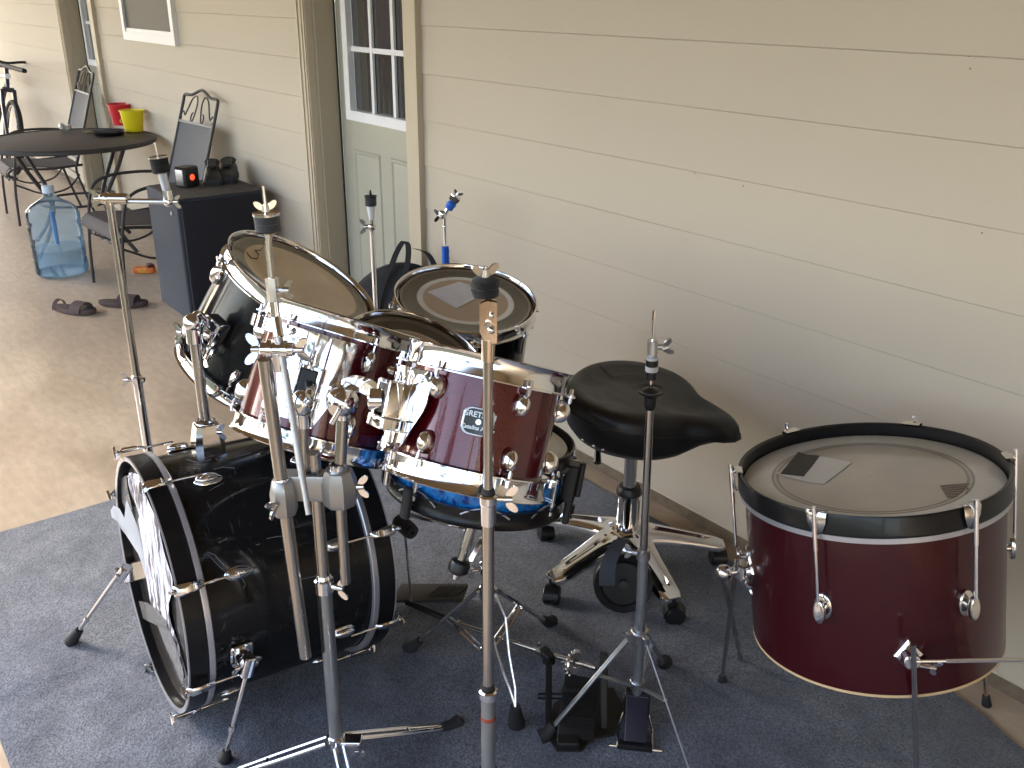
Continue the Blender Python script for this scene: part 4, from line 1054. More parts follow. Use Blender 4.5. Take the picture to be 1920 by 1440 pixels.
# --- K3: boom stand behind the bass drum
def stand_left():
    P0 = atd(240, 600, 2.55); x, y = P0.x, P0.y
    root = thing("cymbal_stand", "slim cymbal stand standing behind the bass drum, arm folded out to the right", "cymbal stand", (x, y, 0), group="cymbal stands of the drum kit")
    V = lambda z: Vector((x, y, z))
    hr = Vector((.617, .787, 0)); hf = Vector((-.787, .617, 0))
    def zr(py):
        lo, hi = 0., 1.5
        for _ in range(40):
            m_ = (lo + hi) / 2
            if px(V(m_))[1] > py: lo = m_
            else: hi = m_
        return lo
    zj, zt = zr(712), zr(378)
    mb = MB(); mb.cyl(V(.12), V(zj), .0125, n=20); mb.build("lower_tube", CHROME, root)
    mb = MB(); mb.cyl(V(zj - .02), V(zt), .0100, n=20); mb.build("upper_tube", BRUSH, root)
    mb = MB(); collar(mb, V(zj), .015, .026, -hr, .014); mb.cyl(V(zj) + hr * .012, V(zj) + hr * .02, .007, n=10); mb.build("height_clamp", CHROME, root)
    h = V(zt + .008)
    mb = MB(); mb.cyl(h - hr * .022, h + hr * .050, .014, n=20, bev=.003); mb.cyl(h - Z * .016, h, .012, n=18); mb.cyl(h - hr * .012 - Z * .02, h - hr * .012 + Z * .02, .0165, n=6, bev=.002) if False else None
    mb.wing(h - hr * .030, -hr, Z, .016); mb.lathe([(.016, -.004), (.017, 0), (.016, .004), (.006, .004), (.006, -.004)], o=h - hr * .006, ax=hr, n=24, loop=True); mb.build("tilter", mat("brass_chrome", (.72, .68, .6), .15, 1), root)
    e = atd(316, 378, px(h)[2] + .02)
    mb = MB(); mb.cyl(h + hr * .03 - Z * .006, e, .0072, n=14); mb.build("boom_arm", mat("knurled_bright", (.75, .78, .82), .22, 1, bump=(900, .6, .001)), root)
    mb = MB(); mb.ball(e, .014, 16, 10, (1, 1, 1)); mb.cyl(e, e + Z * .03, .013, .011, n=16); mb.wing(e + hr * .018, hr, Z, .012); mb.build("arm_joint", CHROME, root)
    t = atd(303, 323, px(e)[2] - .0); mb = MB(); mb.cyl(e + Z * .02, t, .010, .0115, n=18); mb.build("sleeve", CLEAR_PL, root)
    cym_top(root, t, Z - hr * .1, .023, .036, FELT_DK, CHROME_OLD, nut=None, tall=.040)
    tripod(root, (x, y, 0), .20, [V(0) + hr * .16, V(0) + hf * .18 - hr * .04, V(0) - hf * .12], zb=.12)
stand_left()

# --- K4, K5 behind
def stand_back(pxl, Y, py_top, label, kind):
    P0 = aty(pxl, 520, Y); x, y = P0.x, P0.y
    root = thing("cymbal_stand", label, "cymbal stand", (x, y, 0), group="cymbal stands of the drum kit")
    V = lambda z: Vector((x, y, z)); hr = Vector((.617, .787, 0)); hf = Vector((-.787, .617, 0))
    def zr(py):
        lo, hi = 0., 1.5
        for _ in range(40):
            m_ = (lo + hi) / 2
            if px(V(m_))[1] > py: lo = m_
            else: hi = m_
        return lo
    if kind == 0:
        zt = zr(425); mb = MB(); mb.cyl(V(.45), V(zt), .0095, n=18); mb.build("upper_tube", CHROME, root)
        mb = MB(); mb.cyl(V(.12), V(.46), .0125, n=18); mb.build("lower_tube", CHROME, root)
        mb = MB(); mb.ball(V(zt), .015); mb.wing(V(zt) - hr * .024, -hr, Z, .020); mb.cyl(V(zt) - hr * .02, V(zt) + hr * .012, .009, n=12); mb.cyl(V(zt), V(zt + .028), .011, .010, n=14); mb.build("tilter", CHROME_OLD, root)
        zf = zr(385); mb = MB(); mb.cyl(V(zt + .024), V(zf), .0095, .0165, n=18); mb.build("sleeve", WHITE_PL, root)
        cym_top(root, V(zf), Z, .0215, .030, FELT, DARKM, nut=None, tall=.026)
        mb = MB(); mb.cyl(V(zf + .03), V(zf + .05), .007, .004, n=8); mb.build("nut", DARKM, root)
    else:
        zt = zr(402); mb = MB(); mb.cyl(V(.62), V(zt), .0062, n=16); mb.ball(V(zr(425)), .0085); mb.build("upper_tube", CHROME, root)
        mb = MB(); mb.cyl(V(.12), V(.63), .0105, n=18); mb.build("lower_tube", CHROME_OLD, root)
        mb = MB(); 
        rs_ = []
        for i in range(12):
            z_ = zr(493) + (zr(462) - zr(493)) * i / 11
            rs_.append([V(z_) + Vector((cos(a), sin(a), 0)) * .0135 * (1 + random.uniform(-.12, .12)) for a in [2 * pi * j / 14 for j in range(14)]])
        mb.rings(rs_, True); mb.build("blue_tape", BLUE_TAPE, root)
        k = V(zt); mb = MB(); mb.ball(k - hr * .010 - hf * .004, .017, 14, 10, (1, .7, 1)); mb.cyl(k, k + Z * .02 + hr * .012, .009, n=12); mb.wing(k - hr * .022 - Z * .004, -hr, Z, .016); mb.build("tilter", CHROME, root)
        k2 = k + Z * .014 + hr * .010; dd = (hr * .55 + Z * .9).normalized()
        mb = MB(); rs_ = []; xx, yy, zz = frame(dd)
        for i in range(8): rs_.append([k2 + dd * (.008 + .034 * i / 7) + (xx * cos(a) + yy * sin(a)) * .0165 * (1 + random.uniform(-.18, .18)) * (1 if i < 6 else .8) for a in [2 * pi * j / 12 for j in range(12)]])
        mb.rings(rs_, True); mb.build("blue_tape", BLUE_TAPE, root)
        cym_top(root, k2 + dd * .042, dd, .019, .016, mat("brown_felt", (.10, .085, .075), .9), CHROME, tall=.02)
    tripod(root, (x, y, 0), .26, [V(0) + hr * .2, V(0) - hr * .14 + hf * .12, V(0) - hf * .18], zb=.12)
stand_back(702, 1.72, 350, "thin cymbal stand with white sleeve in front of the sage green door", 0)
stand_back(836, 1.90, 355, "thin cymbal stand wrapped with blue tape in front of the beige wall", 1)

# --- snare stand
def snare_stand():
    b = Vector((-1.535, 1.135, 0)); hr = Vector((.617, .787, 0)); hf = Vector((-.787, .617, 0))
    root = thing("snare_stand", "dark chrome snare stand with basket arms and rubber feet under the blue snare", "snare stand", b)
    V = lambda z: b + Z * z
    mb = MB(); mb.cyl(V(.05), V(.33), .0125, n=20); mb.build("lower_tube", CHROME, root)
    mb = MB(); mb.cyl(V(.31), V(.47), .0095, n=18); mb.build("upper_tube", CHROME, root)
    mb = MB(); collar(mb, V(.335), .0175, .034, -hr * .9 - hf * .4, .014); mb.build("height_clamp", CHROME, root)
    bc = S_C - S_N * (S_H + .075); 
    mb = MB(); mb.ball(V(.48), .018); mb.cyl(V(.47), bc - S_N * .02, .011, n=16); mb.build("basket_tilter", CHROME_OLD, root)
    x, y, z = frame(S_N, (.787, -.617, 0))
    for a, lk in ((radians(-42), 1), (radians(75), 1), (radians(190), 0)):
        d = x * cos(a) + y * sin(a); e = S_C - S_N * (S_H - .004) + d * (S_R + .012)
        mb = MB(); st = bc - S_N * .01 + d * .012; s_ = S_N.cross(d)
        for q in (-1, 1): mb.tube([st + s_ * q * .009, st.lerp(e, .55) - S_N * .012 + s_ * q * .007, e - S_N * .020 + s_ * q * .005], .0035, 8)
        mb.cyl(st.lerp(e, .4) - s_ * .010, st.lerp(e, .4) + s_ * .010, .004, n=8)
        ar = mb.build("basket_arm", CHROME, root)
        mb = MB(); mb.box(e + d * .006 + S_N * .006, (.016, .022, .066), (d, s_, S_N), bev=.006); sub(ar, mb, "grip", RUBBER)
    # adjusting handle with black knob pointing down to the camera
    k0 = atd(885, 985, 2.03); k1 = atd(862, 1058, 2.05); dd = (k1 - k0).normalized()
    mb = MB(); mb.cyl(k0 - dd * .02, k1, .0095, n=18); mb.cyl(k0, k0 + (k1 - k0) * .55, .0125, n=18, bev=.001); hd = mb.build("basket_screw", BRUSH, root)
    mb = MB(); mb.lathe([(.010, 0), (.021, .004), (.024, .012), (.024, .026), (.018, .032), (.004, .033)], o=k1 - dd * .012, ax=dd, n=12); sub(hd, mb, "black_knob", BLACK)
    mb = MB(); mb.cyl(k1 + dd * .018, k1 + dd * .034, .011, .009, n=14); sub(hd, mb, "knob_end", CHROME)
    mb = MB(); q0 = atd(905, 1010, 2.04); q1 = atd(884, 1048, 2.03); q2 = atd(925, 990, 2.03)
    mb.box((q0 + q1) / 2, (.012, .004, .055), frame((q1 - q0), rt), bev=.002); mb.box((q0 + q2) / 2, (.014, .004, .05), frame((q2 - q0), rt), bev=.002)
    mb.cyl(q1 - fw * .006, q1 + fw * .004, .005, n=12); mb.build("basket_link", mat("warm_link", (.8, .72, .66), .16, 1), root)
    tripod(root, b, .265, [atz(763, 1222), atz(1036, 1172)], r=.008, zb=.09, foot_r=.017, foot_len=.06)
    # near leg is a bare double wire
    ft = atz(968, 1366); top = V(.27) - hf * .02 + hr * .02; mb = MB(); s_ = hr
    e = atd(966, 1325, 2.16)
    mb.tube([top, atd(948, 1158, 2.17), atd(955, 1230, 2.165), atd(966, 1290, 2.16), e], [.0032] * 5, 8); mb.tube([V(.16) - hf * .02 + hr * .01, atd(944, 1262, 2.17), atd(955, 1290, 2.16), e], [.0032] * 4, 8)
    lg = mb.build("leg", mat("bright_wire", (.9, .9, .92), .2, .8), root)
    mb = MB(); mb.tube([e - Z * .0, e.lerp(ft, .4), ft + Z * .014], [.012, .017, .021], 14); sub(lg, mb, "rubber_foot", RUBBER)
snare_stand()

# --- hi-hat stand
def hihat():
    b = Vector((-1.205, 1.330, 0)); hr = Vector((.617, .787, 0)); hf = Vector((-.787, .617, 0))
    root = thing("hi_hat_stand", "hi-hat stand without cymbals in front of the black seat, with its foot pedal", "hi-hat stand", b)
    A = b + Z * .05; T = aty(1227, 582, 1.285); d = (T - A).normalized(); L = (T - A).length
    def at(f): return A + d * L * f
    def fr(py):
        lo, hi = 0., 1.
        for _ in range(40):
            m_ = (lo + hi) / 2
            if px(at(m_))[1] > py: lo = m_
            else: hi = m_
        return lo
    f1, f2, f3 = fr(1040), fr(762), fr(700)
    mb = MB(); mb.cyl(at(.0), at(f1), .0115, n=20); mb.build("lower_tube", ZINC, root)
    mb = MB(); mb.cyl(at(f1 - .02), at(f2), .0085, n=20); mb.build("upper_tube", BRUSH, root)
    mb = MB(); collar(mb, at(f1), .015, .026, hf * .4 - hr, .012, d); mb.build("height_clamp", STEEL, root)
    mb = MB(); c = at(f2); mb.lathe([(.009, -.006), (.012, 0), (.0125, .022), (.027, .034), (.028, .038), (.018, .036), (.009, .040), (.0035, .042)], o=c, ax=d, n=28); mb.build("cymbal_cup", BLACK, root)
    mb = MB(); c = at(f3); mb.lathe([(.003, -.012), (.0105, -.012), (.0105, .006), (.003, .006)], o=c, ax=d, n=20); mb.lathe([(.003, .017), (.0125, .017), (.0125, .030), (.003, .030)], o=c, ax=d, n=20); mb.build("black_bushing", BLACK, root)
    mb = MB(); mb.lathe([(.003, .006), (.013, .006), (.013, .017), (.003, .017)], o=c, ax=d, n=20); mb.lathe([(.003, .030), (.0115, .030), (.011, .035), (.006, .037), (.006, .046), (.003, .046)], o=c, ax=d, n=20); mb.build("felt_washer", mat("pale_felt", (.5, .5, .5), .8), root)
    mb = MB(); c = at(fr(650)); mb.cyl(c - d * .016, c + d * .014, .0105, n=18, bev=.001); mb.cyl(c + hr * .008, c + hr * .020, .0055, n=12); mb.wing(c + hr * .024 - Z * .002, hr + Z * .3, Z - hf * .5, .015); mb.build("clutch", mat("clutch_steel", (.62, .62, .62), .3, .9), root)
    mb = MB(); mb.cyl(at(f2), T, .0030, n=10); mb.cyl(T - d * .02, T, .0034, n=6); mb.build("pull_rod", CHROME, root)
    zc = .345; cc = at(fr(1190))
    feet = [atz(1012, 1392), atz(1318, 1520), b + hr * .10 + hf * .20]
    col = at(fr(1190)); low = at(fr(1282))
    for i, ft in enumerate(feet):
        dh = ft - b; dh.z = 0; dh.normalize(); side = Vector((-dh.y, dh.x, 0)); top = col + dh * .025
        dd = (ft - top).normalized(); e = ft - dd * .05
        mb = MB()
        wd = .012 if i != 1 else .0035
        mb.box((top + e) / 2, (wd, .006, (e - top).length), frame(dd, side), bev=.0015)
        lg = mb.build("leg", ZINC, root)
        mb = MB(); mb.tube([e - dd * .004, e.lerp(ft, .5), ft + Z * .014], [.012, .017, .019], 14); sub(lg, mb, "rubber_foot", RUBBER)
        mb = MB(); q = top.lerp(e, .42 if i == 0 else .42); mb.box((low + dh * .016 + q) / 2, (.012, .005, (q - low - dh * .016).length), frame(q - low - dh * .016, side), bev=.0015); sub(lg, mb, "brace", ZINC)
    mb = MB(); mb.cyl(col - d * .016, col + d * .014, .021, n=18, bev=.003)
    for ft in feet:
        dh = ft - b; dh.z = 0; dh.normalize(); mb.box(col + dh * .024, (.018, .014, .022), frame(Z, dh), bev=.003)
    mb.build("leg_collar", STEEL, root)
    mb = MB(); mb.cyl(low - d * .012, low + d * .012, .018, n=18, bev=.002); mb.build("brace_collar", STEEL, root)
    # pedal: footboard between two side wires, heel plate near the camera
    h0 = atz(1190, 1402, .012); h1 = b + Z * .075
    dd = (h1 - h0); s_ = Vector((dd.y, -dd.x, 0)).normalized()
    mb = MB(); mb.box((h0 + h1) / 2 + Z * .012, (.052, .008, dd.length * .94), frame(dd, s_), bev=.004); mb.build("footboard", mat("pedal_board", (.02, .02, .035), .45), root)
    mb = MB()
    for q in (-1, 1): mb.tube([h0 + s_ * q * .040, h0 + s_ * q * .038 + dd * .5 - Z * .02, Vector((b.x, b.y, .02)) + s_ * q * .030], .0026, 8)
    mb.cyl(h0 - s_ * .058, h0 - s_ * .030, .003, n=8); mb.cyl(h0 + s_ * .030, h0 + s_ * .062, .0035, n=8); mb.build("pedal_frame", CHROME, root)
    mb = MB(); mb.box(h0 - dd.normalized() * .0 + Z * .002, (.080, .018, .020), frame(Z, s_), bev=.004); mb.build("heel_hinge", DARKM, root)
    mb = MB(); mb.box(b + Z * .055, (.060, .030, .060), (s_, s_.cross(Z), Z), bev=.006); mb.build("pedal_yoke", DARKM, root)
hihat()

# --- double bass pedal (slave pedal right, footboard left behind the bass drum, shaft between)
def pedals():
    base = atz(1085, 1330, .0); root = thing("double_bass_pedal", "black double bass pedal with long drive shaft lying between snare stand and hi-hat stand", "drum pedal", base)
    hr = Vector((.617, .787, 0)); hf = Vector((-.787, .617, 0))
    a0 = atz(762, 1128, .10); a1 = atd(860, 1170, 2.46); a2 = atd(1010, 1220, 2.32); a3 = atd(1118, 1253, 2.20)
    mb = MB(); mb.cyl(a0, a1, .0085, n=14); mb.build("shaft_sleeve", BLACK, root)
    mb = MB(); mb.cyl(a1, a2, .0058, n=12); mb.cyl(a1 - (a2 - a1) * .02, a1 + (a2 - a1) * .03, .0095, n=14); mb.cyl(a2, a3, .0062, n=12); mb.cyl(a2 - (a3 - a2) * .02, a2 + (a3 - a2) * .10, .0095, n=14, bev=.002); mb.cyl(a2 + Z * .0, a2 + Z * .024, .004, n=8); mb.build("drive_shaft", BRUSH, root)
    mb = MB(); c1 = a2 + (a3 - a2) * .12; mb.box(c1, (.02, .02, .026), bev=.004); mb.build("universal_joint", DARKM, root)
    # upright posts
    p1 = atd(1029, 1238, 2.29); g1 = Vector((p1.x, p1.y, .02))
    g1 = atz(1028, 1365, .03)
    mb = MB(); mb.box((p1 + g1) / 2, (.016, .018, (p1 - g1).length + .02), frame(p1 - g1, hr), bev=.003); mb.box(p1 + Z * .005, (.026, .026, .03), bev=.006); mb.build("post", DARKM, root)
    g2 = atz(1132, 1352, .03); p2 = atd(1132, 1235, 2.19)
    mb = MB(); mb.box((p2 + g2) / 2, (.018, .018, (p2 - g2).length + .03), frame(p2 - g2, hr), bev=.003); mb.build("post", DARKM, root)
    mb = MB(); sp = atd(1076, 1243, 2.245); ax = (a3 - a2).normalized()
    mb.lathe([(.012, -.005), (.026, -.006), (.029, -.003), (.029, .003), (.026, .006), (.012, .005)], o=sp, ax=ax, n=28, loop=True)
    for i in range(16):
        t = 2 * pi * i / 16; x, y, z = frame(ax); mb.ball(sp + (x * cos(t) + y * sin(t)) * .030, .0035, 8, 6)
    mb.build("chain_sprocket", CHROME_OLD, root)
    mb = MB(); ce = atd(1069, 1330, 2.245)
    n = 12
    for i in range(n): q = (sp - hr * .026).lerp(ce, i / n); mb.box(q, (.006, .006, .008), bev=.001)
    mb.build("chain", STEEL, root)
    # baseplate and footboard of the slave pedal (resting flat, heel towards the camera)
    pl = [atz(x, y, .014) for x, y in ((1018, 1370), (1044, 1408), (1090, 1408), (1108, 1385), (1152, 1378), (1168, 1330), (1150, 1292), (1085, 1288), (1040, 1320))]
    mb = MB(); mb.prism([p - Z * .006 for p in pl], Z, .010); mb.build("base_plate", mat("pedal_plate", (.035, .03, .026), .5, .4), root)
    f0 = atz(1078, 1385, .03); f1 = atd(1092, 1270, 2.24)
    mb = MB(); mb.box((f0 + f1) / 2, (.085, .010, (f1 - f0).length), frame(f1 - f0, hr), bev=.004)
    for i in range(5): mb.box(f0.lerp(f1, .2 + .15 * i) - hf * .008 + Z * .005, (.07, .004, .006), frame(f1 - f0, hr))
    mb.build("footboard", DARKM, root)
    mb = MB(); q = atd(1075, 1300, 2.22); mb.box(q, (.06, .012, .03), frame(Z, hr), bev=.004); mb.cyl(atd(1010, 1305, 2.24), atd(1060, 1305, 2.22), .008, n=12); mb.build("spring_housing", DARKM, root)
    mb = MB(); mb.box(atz(1065, 1392, .03), (.05, .03, .02), frame(Z, hr), bev=.004); mb.build("heel_block", DARKM, root)
    # second footboard behind the bass drum
    o0 = atz(745, 1112, .03); o1 = atz(872, 1112, .055); dd = (o1 - o0); sd_ = Vector((dd.y, -dd.x, 0)).normalized()
    mb = MB(); mb.box((o0 + o1) / 2, (.085, .010, dd.length), frame(dd, sd_), bev=.005)
    for i in range(8): mb.box(o0.lerp(o1, .55 + .055 * i) + Z * .007, (.055, .004, .005), frame(dd + sd_ * .1, sd_))
    mb.build("footboard", mat("dusty_pedal", (.035, .032, .03), .5), root)
    # beater
    k0 = atd(745, 975, 2.42); k1 = atd(787, 1010, 2.36); dd = (k1 - k0).normalized()
    mb = MB(); mb.lathe([(.004, 0), (.018, .002), (.021, .012), (.021, .052), (.018, .066), (.004, .068)], o=k0, ax=dd, n=22); bt = mb.build("beater", FELT_DK, root)
    mb = MB(); mb.cyl(k0 + dd * .03, a0 + (a1 - a0) * .1, .003, n=8); sub(bt, mb, "beater_rod", CHROME)
pedals()

# ================================================================== THRONE
def throne():
    c = Vector((-1.690, 1.765, 0)); root = thing("drum_throne", "black leatherette saddle stool on a five armed chrome base with casters", "stool", c)
    V = lambda z, dx=0, dy=0: c + Vector((dx, dy, z))
    # star base
    mb = MB(); mb.lathe([(.004, .150), (.040, .150), (.052, .140), (.064, .118), (.058, .085), (.004, .085)], o=c, n=40)
    for i in range(5):
        a = radians(270 + 72 * i + (0)); d = Vector((cos(a), sin(a), 0)); s_ = Vector((-sin(a), cos(a), 0))
        rs_ = []
        for k in range(15):
            f = k / 14; rr_ = .010 + .285 * f; zt = .146 - .058 * f ** 1.3 ; wd = .043 * (1 - .28 * f) + .034 * math.exp(-f * 4.5); th = .040 * (1 - .45 * f)
            if k == 14: wd *= .7; th *= .7
            sec = [(-1, -.9), (-1, -.2), (-.9, .45), (-.62, .88), (-.30, 1.0), (-.18, .40), (.18, .40), (.30, 1.0), (.62, .88), (.9, .45), (1, -.2), (1, -.9)]
            if k < 4 or k > 11: sec = [(x_, y_ if abs(x_) > .7 else .92) for x_, y_ in sec]
            rs_.append([c + d * rr_ + s_ * (wd * x_) + Z * (zt - th * .5 + th * .5 * y_) for x_, y_ in sec])
        mb.rings(rs_, True)
    bs = mb.build("star_base", CHROME, root, 30)
    for i in range(5):
        a = radians(270 + 72 * i); d = Vector((cos(a), sin(a), 0)); s_ = Vector((-sin(a), cos(a), 0)); e = c + d * .285
        mb = MB(); mb.cyl(e + Z * .060, e + Z * .082, .012, n=14); q = radians(40 + 97 * i); w_ = Vector((cos(q), sin(q), 0)); n_ = w_.cross(Z)
        ce = e + n_ * .010 + Z * .029
        for sg in (-1, 1): mb.lathe([(.003, -.009), (.024, -.009), (.027, -.005), (.027, .005), (.024, .009), (.003, .009)], o=ce + w_ * sg * .014, ax=w_, n=24)
        mb.rings([[ce + w_ * x_ + (n_ * cos(t) + Z * sin(t)) * .031 for t in [pi * k / 10 + .1 for k in range(11)]] + [ce + w_ * x_ + (n_ * cos(t) + Z * sin(t)) * .026 for t in [pi * (10 - k) / 10 + .1 for k in range(11)]] for x_ in (-.020, .020)], True)
        mb.build("caster", BLACK, root)
    mb = MB(); mb.cyl(V(.140), V(.262), .0335, n=32, bev=.002); mb.build("gas_cylinder", CHROME, root)
    mb = MB(); mb.lathe([(.014, .258), (.038, .258), (.038, .266), (.031, .280), (.014, .283)], o=c, n=32); mb.build("cylinder_cap", BLACK, root)
    mb = MB(); mb.cyl(V(.27), V(.48), .0185, n=24); mb.build("piston", STEEL, root)
    mb = MB(); mb.box(V(.475), (.14, .14, .016), bev=.01); lv0 = atd(1120, 868, 2.62)
    mb.tube([V(.474, -.02, -.02), V(.466, -.07, -.07), lv0], [.007, .007, .011], 10); mb.build("seat_plate_lever", BLACK, root)
    # saddle: heart shaped pad, polar outline with nose towards +x
    sc_ = Vector((-1.655, 1.718, 0)); az = radians(24)
    def outline(t):  # t angle from nose
        ct, st = cos(t), sin(t)
        r_ = .178 + .028 * abs(st) ** 1.5
        nose = math.exp(-(((t + pi) % (2 * pi) - pi) / .34) ** 2) * .125
        return r_ + nose
    N = 72; rings_ = []
    def P(t, k, z): 
        r_ = outline(t) * k; return sc_ + Vector((cos(t + az) * r_, sin(t + az) * r_, z))
    TOP = .603
    # z profile: centre dish, raised rear rim, side wall, underside
    def zt(t, k):
        ct = cos(t); rear = max(0, -ct)
        base_ = TOP + .030 * rear * k ** 2 + .012 * (k ** 2) * abs(sin(t)) ** 2 - .018 * max(0, ct) * k ** 1.5 - .012 * math.exp(-(((t + pi) % (2 * pi) - pi) / .34) ** 2) * k
        return base_
    for k, dz in ((.02, 0), (.2, 0), (.4, 0), (.6, 0), (.74, .004), (.86, .005), (.94, -.004), (.985, -.018), (1.0, -.036)):
        rings_.append([P(t, k, zt(t, k) + dz) for t in [2 * pi * i / N for i in range(N)]])
    def nz(t): return math.exp(-(((t + pi) % (2 * pi) - pi) / .34) ** 2)
    for k, dz in ((1.004, -.044), (.985, -.062), (.955, -.100), (.86, -.122), (.5, -.128), (.02, -.128)):
        rings_.append([P(t, k - .28 * nz(t) * (1 if dz < -.07 else .0), zt(t, min(k, 1)) + dz * (1 - .0 * nz(t)) + (.028 * nz(t) if dz < -.05 else 0)) for t in [2 * pi * i / N for i in range(N)]])
    mb = MB(); mb.rings(rings_, True); st = mb.build("saddle", LEATHER, root, 80)
    mb = MB(); mb.tube([P(t, 1.004, zt(t, 1) - .042) for t in [2 * pi * i / N for i in range(N)]], .0028, 6, closed=True); sub(st, mb, "piping", LEATHER)
    # seam arc across the seat
    mb = MB(); mb.tube([P(t, k, zt(t, k) + .0045) for t, k in [(radians(150 + 0 * i), .82 - .09 * i) for i in range(5)] + [(radians(150 - 12 * i), .46 + .0 * i) for i in range(1, 6)]], .0011, 6); sub(st, mb, "seam", LEATHER)
    for (x, y) in ((1090, 838), (1113, 844), (1131, 847)):
        best = None
        for i in range(720):
            t = 2 * pi * i / 720
            for dz in (-.104,):
                q = P(t, .952, zt(t, 1) + dz + 0); u = px(q); e_ = (u[0] - x) ** 2 + (u[1] - y) ** 2 * .3 + (0 if (q - CAM).dot(Vector((q.x - sc_.x, q.y - sc_.y, 0))) < 0 else 9e9)
                if best is None or e_ < best[0]: best = (e_, q)
        mb = MB(); mb.ball(best[1], .0048, 10, 8); sub(st, mb, "stud", CHROME)
    q = None; best = None
    for i in range(720):
        t = 2 * pi * i / 720; g = P(t, .985, zt(t, 1) - .070); u = px(g); e_ = (u[0] - 1060) ** 2 + (0 if (g - CAM).dot(g - sc_) < 0 else 9e9)
        if best is None or e_ < best[0]: best = (e_, g, t)
    g, t = best[1], best[2]; dn = Vector((cos(t + az), sin(t + az), 0)); tn = Z.cross(dn)
    mb = MB(); mb.rings([[g + dn * o_ + tn * (.024 * k_ * cos(a)) + Z * (.030 * k_ * sin(a)) for a in [2 * pi * i / 28 for i in range(28)]] for o_, k_ in ((-.012, 1), (.004, 1), (.007, .9))], True); em = sub(st, mb, "oval_emblem", mat("embossed_black", (.03, .03, .032), .45, bump=(130, 1, .006)))
throne()

# ---- small round throne seat / tambour lying against the base (black round cushion with handle strap)
def round_case():
    c = Vector((-1.52, 1.575, 0)); root = thing("round_drum_seat", "round black disc with strap leaning on the front of the chrome stool base", "case", c)
    ce = atd(1165, 1085, 2.50); n = (Vector((.70, -.62, .35))).normalized(); ce.z = .118; ce = Vector((ce.x, ce.y, .118))
    ce = atp(1168, 1092, atz(1168, 1160, .006) + Vector((-.02, .02, .1)), n)
    r = .082
    mb = MB(); mb.lathe([(.002, .018), (r * .70, .018), (r * .78, .012), (r * .95, .016), (r, .010), (r, -.020), (r * .96, -.026), (.002, -.026)], o=ce, ax=n, n=48); mb.build("disc", mat("gloss_black", (.008, .008, .009), .4, spec=.25), root)
    x, y, z = frame(n, Z)
    mb = MB(); pts = bez([ce + x * (.105) - n * .02, ce + x * .085 + n * .020, ce + x * .02 - y * .0 + n * .034 - y * -.03, ce - x * .035 + n * .026 + y * .045], 6)
    side = y
    pts = bez([atd(1165, 1012, 2.45), atd(1150, 1035, 2.42), atd(1140, 1062, 2.41), atd(1138, 1098, 2.42)], 6)
    mb.rings([[p - rt * (.020) + fw * .002, p + rt * (.020) + fw * .002, p + rt * .020 - fw * .002, p - rt * .020 - fw * .002] for p in pts], True); mb.build("strap", mat("webbing", (.05, .055, .07), .8, bump=(400, .6, .002)), root)
    mb = MB(); mb.cyl(ce + n * .018, ce + n * .030, .012, n=18); mb.build("hub", DARKM, root)
round_case()

